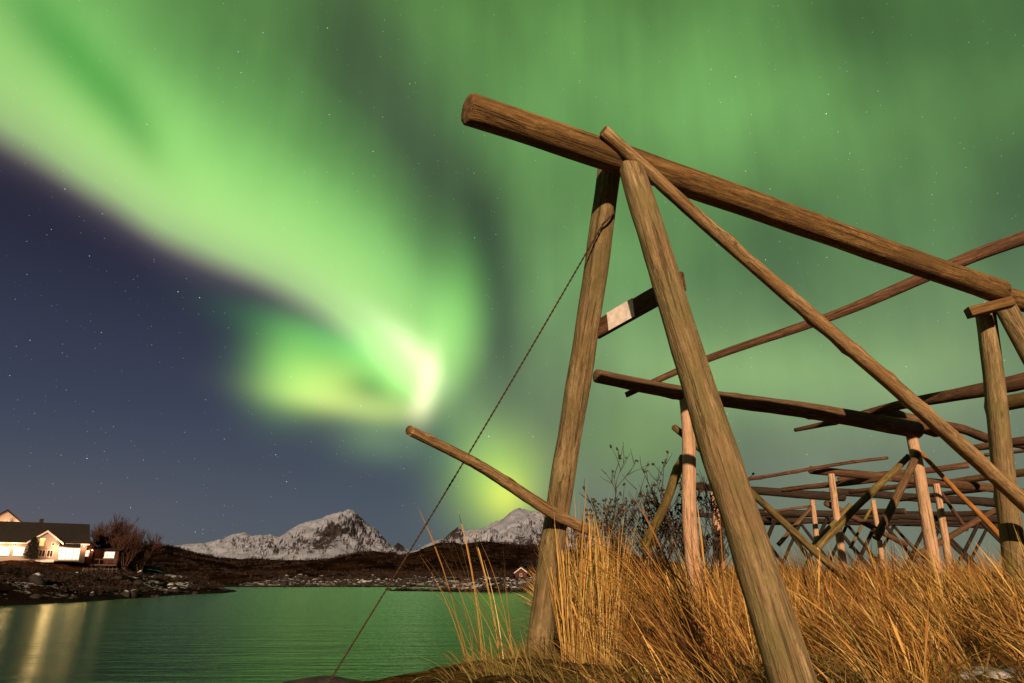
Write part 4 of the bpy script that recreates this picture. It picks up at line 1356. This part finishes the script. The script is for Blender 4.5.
for k in range(4): window(S, -3.4 - k * 1.9, 1.35, 1.3, 1.25, 0, MAT['lit_curtain'], True, 1)
st = MB()
for k in range(3): st.box((.4, -1.9 - k * .35, .02 - k * .14), (2.6, .6, .16))
st.build('step', MAT['trim'], S)


def lamp(parent, p, power, label=None, r=.06):
    """wall lantern: bracket, glass bulb and the light it gives"""
    b = MB(); b.box((p[0], p[1] + .10, p[2] + .1), (.12, .16, .14)); k = b.build('wall_lamp', MAT['roof'], parent)
    v = ICO_V * r + np.array(p); link_mesh('bulb', v, ICO_F, MAT['bulb'], k)
    l = bpy.data.lights.new('lamp_light', 'POINT'); l.energy = power; l.color = (1.0, .50, .26); l.shadow_soft_size = r
    o = bpy.data.objects.new('lamp_light', l); COL.objects.link(o); o.parent = k; o.location = (p[0], p[1] - .12, p[2] - .05)


lamp(S, (-6.4, -.62, 2.25), 200)
lamp(S, (-4.1, -.62, 2.25), 160)
lamp(S, (5.6, -.62, 2.3), 90)
lamp(S, (1.9, -2.3, 2.2), 400)
# flood lamp on a short post on the lawn
fo = Vector(ho_) + Vector((math.cos(rz) * -5.15 - math.sin(rz) * -6.0, math.sin(rz) * -5.15 + math.cos(rz) * -6.0, 0)); fo.z = gz(fo.x, fo.y)
FL = empty('garden_lamp', fo, 'glaring garden lamp on a short post before the long cream house', 'lamp', None, rz)
b = MB(); b.tube((0, 0, -.1), (0, 0, .9), .05, .04, 8); b.build('post', MAT['roof'], FL, True)
b = MB(); b.box((0, .06, 1.06), (.34, .10, .26)); hd_ = b.build('lamp_head', MAT['roof'], FL, False, .02)
v = ICO_V * np.array([.14, .05, .11]) + np.array((0, -.02, 1.06)); link_mesh('bulb', v, ICO_F, MAT['bulb'], hd_)
l = bpy.data.lights.new('lamp_light', 'POINT'); l.energy = 1500; l.color = (1.0, .46, .22); l.shadow_soft_size = .12
o = bpy.data.objects.new('lamp_light', l); COL.objects.link(o); o.parent = FL; o.location = (0, -.25, 1.15)

# the white house further up, at the picture's edge
up, rz2 = house_frame(-4, 560, 125); up.z = gz(up.x, up.y) + 1.2
U = empty('house', up, 'upper house whose floodlit gable peeks over the long dark roof', 'house', None, rz2)
wl = MB(); wl.prism([(-3.0, -.5), (3.0, -.5), (3.0, 5.2), (0, 7.6), (-3.0, 5.2)], 0, 8); wl.build('wall', MAT['clapboard'], U)
r_ = MB()
for sx in (-1, 1):
    r_.add([(sx * 3.5, -.4, 4.85), (0, -.4, 7.7), (0, 8.4, 7.7), (sx * 3.5, 8.4, 4.85), (sx * 3.5, -.4, 5.1), (0, -.4, 7.95), (0, 8.4, 7.95), (sx * 3.5, 8.4, 5.1)],
           [(0, 1, 2, 3), (7, 6, 5, 4), (0, 4, 5, 1), (0, 3, 7, 4), (3, 2, 6, 7)])
r_.build('roof', MAT['roof'], U)
window(U, .2, 5.0, .8, 1.0, 0, MAT['glass_dark'])
lamp(U, (1.0, -1.0, 5.0), 900)

# the dark red house to the right
rp, rz3 = house_frame(89, 566, 106); rp.z = gz(rp.x, rp.y) + .1
H3 = empty('red_house', rp, 'dark red house half hidden behind the cream one, small windows lit', 'house', None, rz3)
wl = MB(); wl.prism([(-3.2, -.3), (.2, -.3), (.2, 2.75), (-1.5, 4.0), (-3.2, 2.75)], 0, 6); wl.box((1.9, 3.2, 1.0), (3.4, 5.0, 2.6)); wl.build('wall', MAT['dark_wall'], H3)
r_ = MB()
for sx in (-1, 1):
    r_.add([(-1.5 + sx * 2.1, -.4, 2.6), (-1.5, -.4, 4.05), (-1.5, 6.3, 4.05), (-1.5 + sx * 2.1, 6.3, 2.6), (-1.5 + sx * 2.1, -.4, 2.8), (-1.5, -.4, 4.25), (-1.5, 6.3, 4.25), (-1.5 + sx * 2.1, 6.3, 2.8)],
           [(0, 1, 2, 3), (7, 6, 5, 4), (0, 4, 5, 1), (0, 3, 7, 4), (3, 2, 6, 7)])
r_.add([(.2, .4, 2.2), (3.9, .4, 2.2), (3.9, 5.9, 2.7), (.2, 5.9, 2.7), (.2, .4, 2.4), (3.9, .4, 2.4), (3.9, 5.9, 2.9), (.2, 5.9, 2.9)],
       [(0, 1, 2, 3), (7, 6, 5, 4), (0, 4, 5, 1), (1, 5, 6, 2), (3, 7, 4, 0)])
r_.build('roof', MAT['roof'], H3)
bb = MB()
bb.add([(.68, -.46, 2.55), (-1.5, -.46, 4.05), (-1.5, -.46, 4.3), (.68, -.46, 2.8), (.68, -.42, 2.55), (-1.5, -.42, 4.05), (-1.5, -.42, 4.3), (.68, -.42, 2.8)],
       [(0, 1, 2, 3), (7, 6, 5, 4), (0, 4, 5, 1), (3, 2, 6, 7), (0, 3, 7, 4)])
bb.build('bargeboard', MAT['trim'], H3)
window(H3, -1.5, 1.7, .8, .8, 0, MAT['lit_warm'])
window(H3, -.6, 1.7, .5, .8, 0, MAT['lit_warm'], True, 0)
window(H3, 2.35, 1.55, 1.25, .8, .7, MAT['lit_warm'], True, 2)
dk = MB(); dk.box((1.2, -.6, .1), (4.4, 1.3, .15))
for k in range(5): dk.box((-.8 + k * 1.0, -1.2, .5), (.08, .08, .75))
dk.box((1.2, -1.2, .9), (4.4, .09, .09)); dk.build('porch_deck', MAT['grey_wood'], H3)
lamp(H3, (.05, -.3, 2.2), 60)

# small evergreen in front of the white house
eg, _ = house_frame(29, 565, 97.2); eg.z = gz(eg.x, eg.y)
E = empty('evergreen_bush', eg, 'dark evergreen bush standing against the lit wall of the cream house', 'bush')
b = MB(); b.tube((0, 0, -.1), (0, 0, 1.6), .09, .03, 6); b.build('trunk', MAT['twig_brown'], E)
vv, ff = [], []
g = np.random.default_rng(3)
for k in range(6000):
    z = g.uniform(.15, 2.9); rm = .80 * (1 - (z / 3.0) ** 2.2) * (.85 + .35 * math.sin(z * 9 + k % 5)) + .08
    a = g.uniform(0, 6.28); r3 = rm * math.sqrt(g.random()); c = np.array([r3 * math.cos(a), r3 * math.sin(a), z])
    d1 = g.normal(0, .09, 3) + np.array([math.cos(a), math.sin(a), .3]) * .08; d2 = g.normal(0, .05, 3); n = len(vv)
    vv += [c, c + d1, c + d1 * .5 + d2]; ff.append((n, n + 1, n + 2))
link_mesh('crown', vv, ff, MAT['needles'], E, False)

# low fence before the red house
fp, rz4 = house_frame(100, 570, 99); fp.z = gz(fp.x, fp.y)
FN = empty('garden_fence', fp, 'low pale picket fence below the red house', 'fence', None, rz4)
for k in range(9):
    b = MB(); b.box((-2.0 + k * .5, 0, .35), (.09, .05, .9)); b.build('picket', MAT['grey_wood'], FN)
b = MB(); b.box((0, .05, .25), (4.2, .04, .09)); b.box((0, .05, .62), (4.2, .04, .09)); b.build('rail', MAT['grey_wood'], FN)

# red cabin across the bay
cp_, rz5 = house_frame(521, 568, 205); cp_.z = gz(cp_.x, cp_.y)
K = empty('red_cabin', cp_, 'small red cabin with white gable edges across the bay', 'cabin', None, rz5); K.scale = (.85, .85, .85)
b = MB(); b.prism([(-1.9, -.5), (1.9, -.5), (1.9, 1.9), (0, 3.3), (-1.9, 1.9)], 0, 6); b.build('wall', MAT['red_wall'], K)
b = MB(); c_ = MB()
for sx in (-1, 1):
    b.add([(sx * 2.3, -.4, 1.65), (0, -.4, 3.35), (0, 6.4, 3.35), (sx * 2.3, 6.4, 1.65), (sx * 2.3, -.4, 1.8), (0, -.4, 3.5), (0, 6.4, 3.5), (sx * 2.3, 6.4, 1.8)],
          [(0, 1, 2, 3), (7, 6, 5, 4), (0, 4, 5, 1), (0, 3, 7, 4), (3, 2, 6, 7)])
    c_.add([(sx * 2.35, -.48, 1.5), (0, -.48, 3.25), (0, -.48, 3.6), (sx * 2.35, -.48, 1.85), (sx * 2.35, -.42, 1.5), (0, -.42, 3.25), (0, -.42, 3.6), (sx * 2.35, -.42, 1.85)],
           [(0, 1, 2, 3), (7, 6, 5, 4), (0, 4, 5, 1), (3, 2, 6, 7), (0, 3, 7, 4)])
b.build('roof', MAT['roof'], K); c_.build('bargeboard', MAT['trim'], K)
window(K, 0, 1.1, .8, .8, 0, MAT['glass_dark'])

# boulders at the near waterline
def boulder(p, s, label, seed):
    g = np.random.default_rng(seed); v0, f0 = icosphere(4)
    d_ = 1 + .5 * (fbm(v0[:, 0] * 1.1 + seed, v0[:, 1] * 1.1 + v0[:, 2], 5, seed) - .5)
    o = link_mesh('boulder', v0 * d_[:, None] * np.array(s), f0, MAT['boulder'], None, True); o.location = p
    return tag(o, label, 'rock')


m, t, b_ = new_mat('boulder_stone'); MAT['boulder'] = m
geo = t.new('ShaderNodeNewGeometry').outputs['Position']
n = t.noise(geo, 7, 8, .65); n2 = t.noise(geo, 40, 4, .6)
t.put(b_.inputs['Base Color'], t.ramp(n, [(.3, (.010, .008, .007)), (.55, (.030, .022, .020)), (.75, (.06, .045, .030))]))
t.put(b_.inputs['Normal'], t.bump(t.math('ADD', n, t.math('MULTIPLY', n2, .4)), .8, .04))
q = w1
boulder((q.x - .05, q.y + .10, q.z - .19), (.52, .30, .17), 'low dark boulder at the bank that the stay wire is anchored to', 5)
q = pt(531, 676, d=4.6); boulder((q.x, q.y, q.z - .05), (.17, .15, .11), 'small mossy stone at the foot of the left leg', 8)
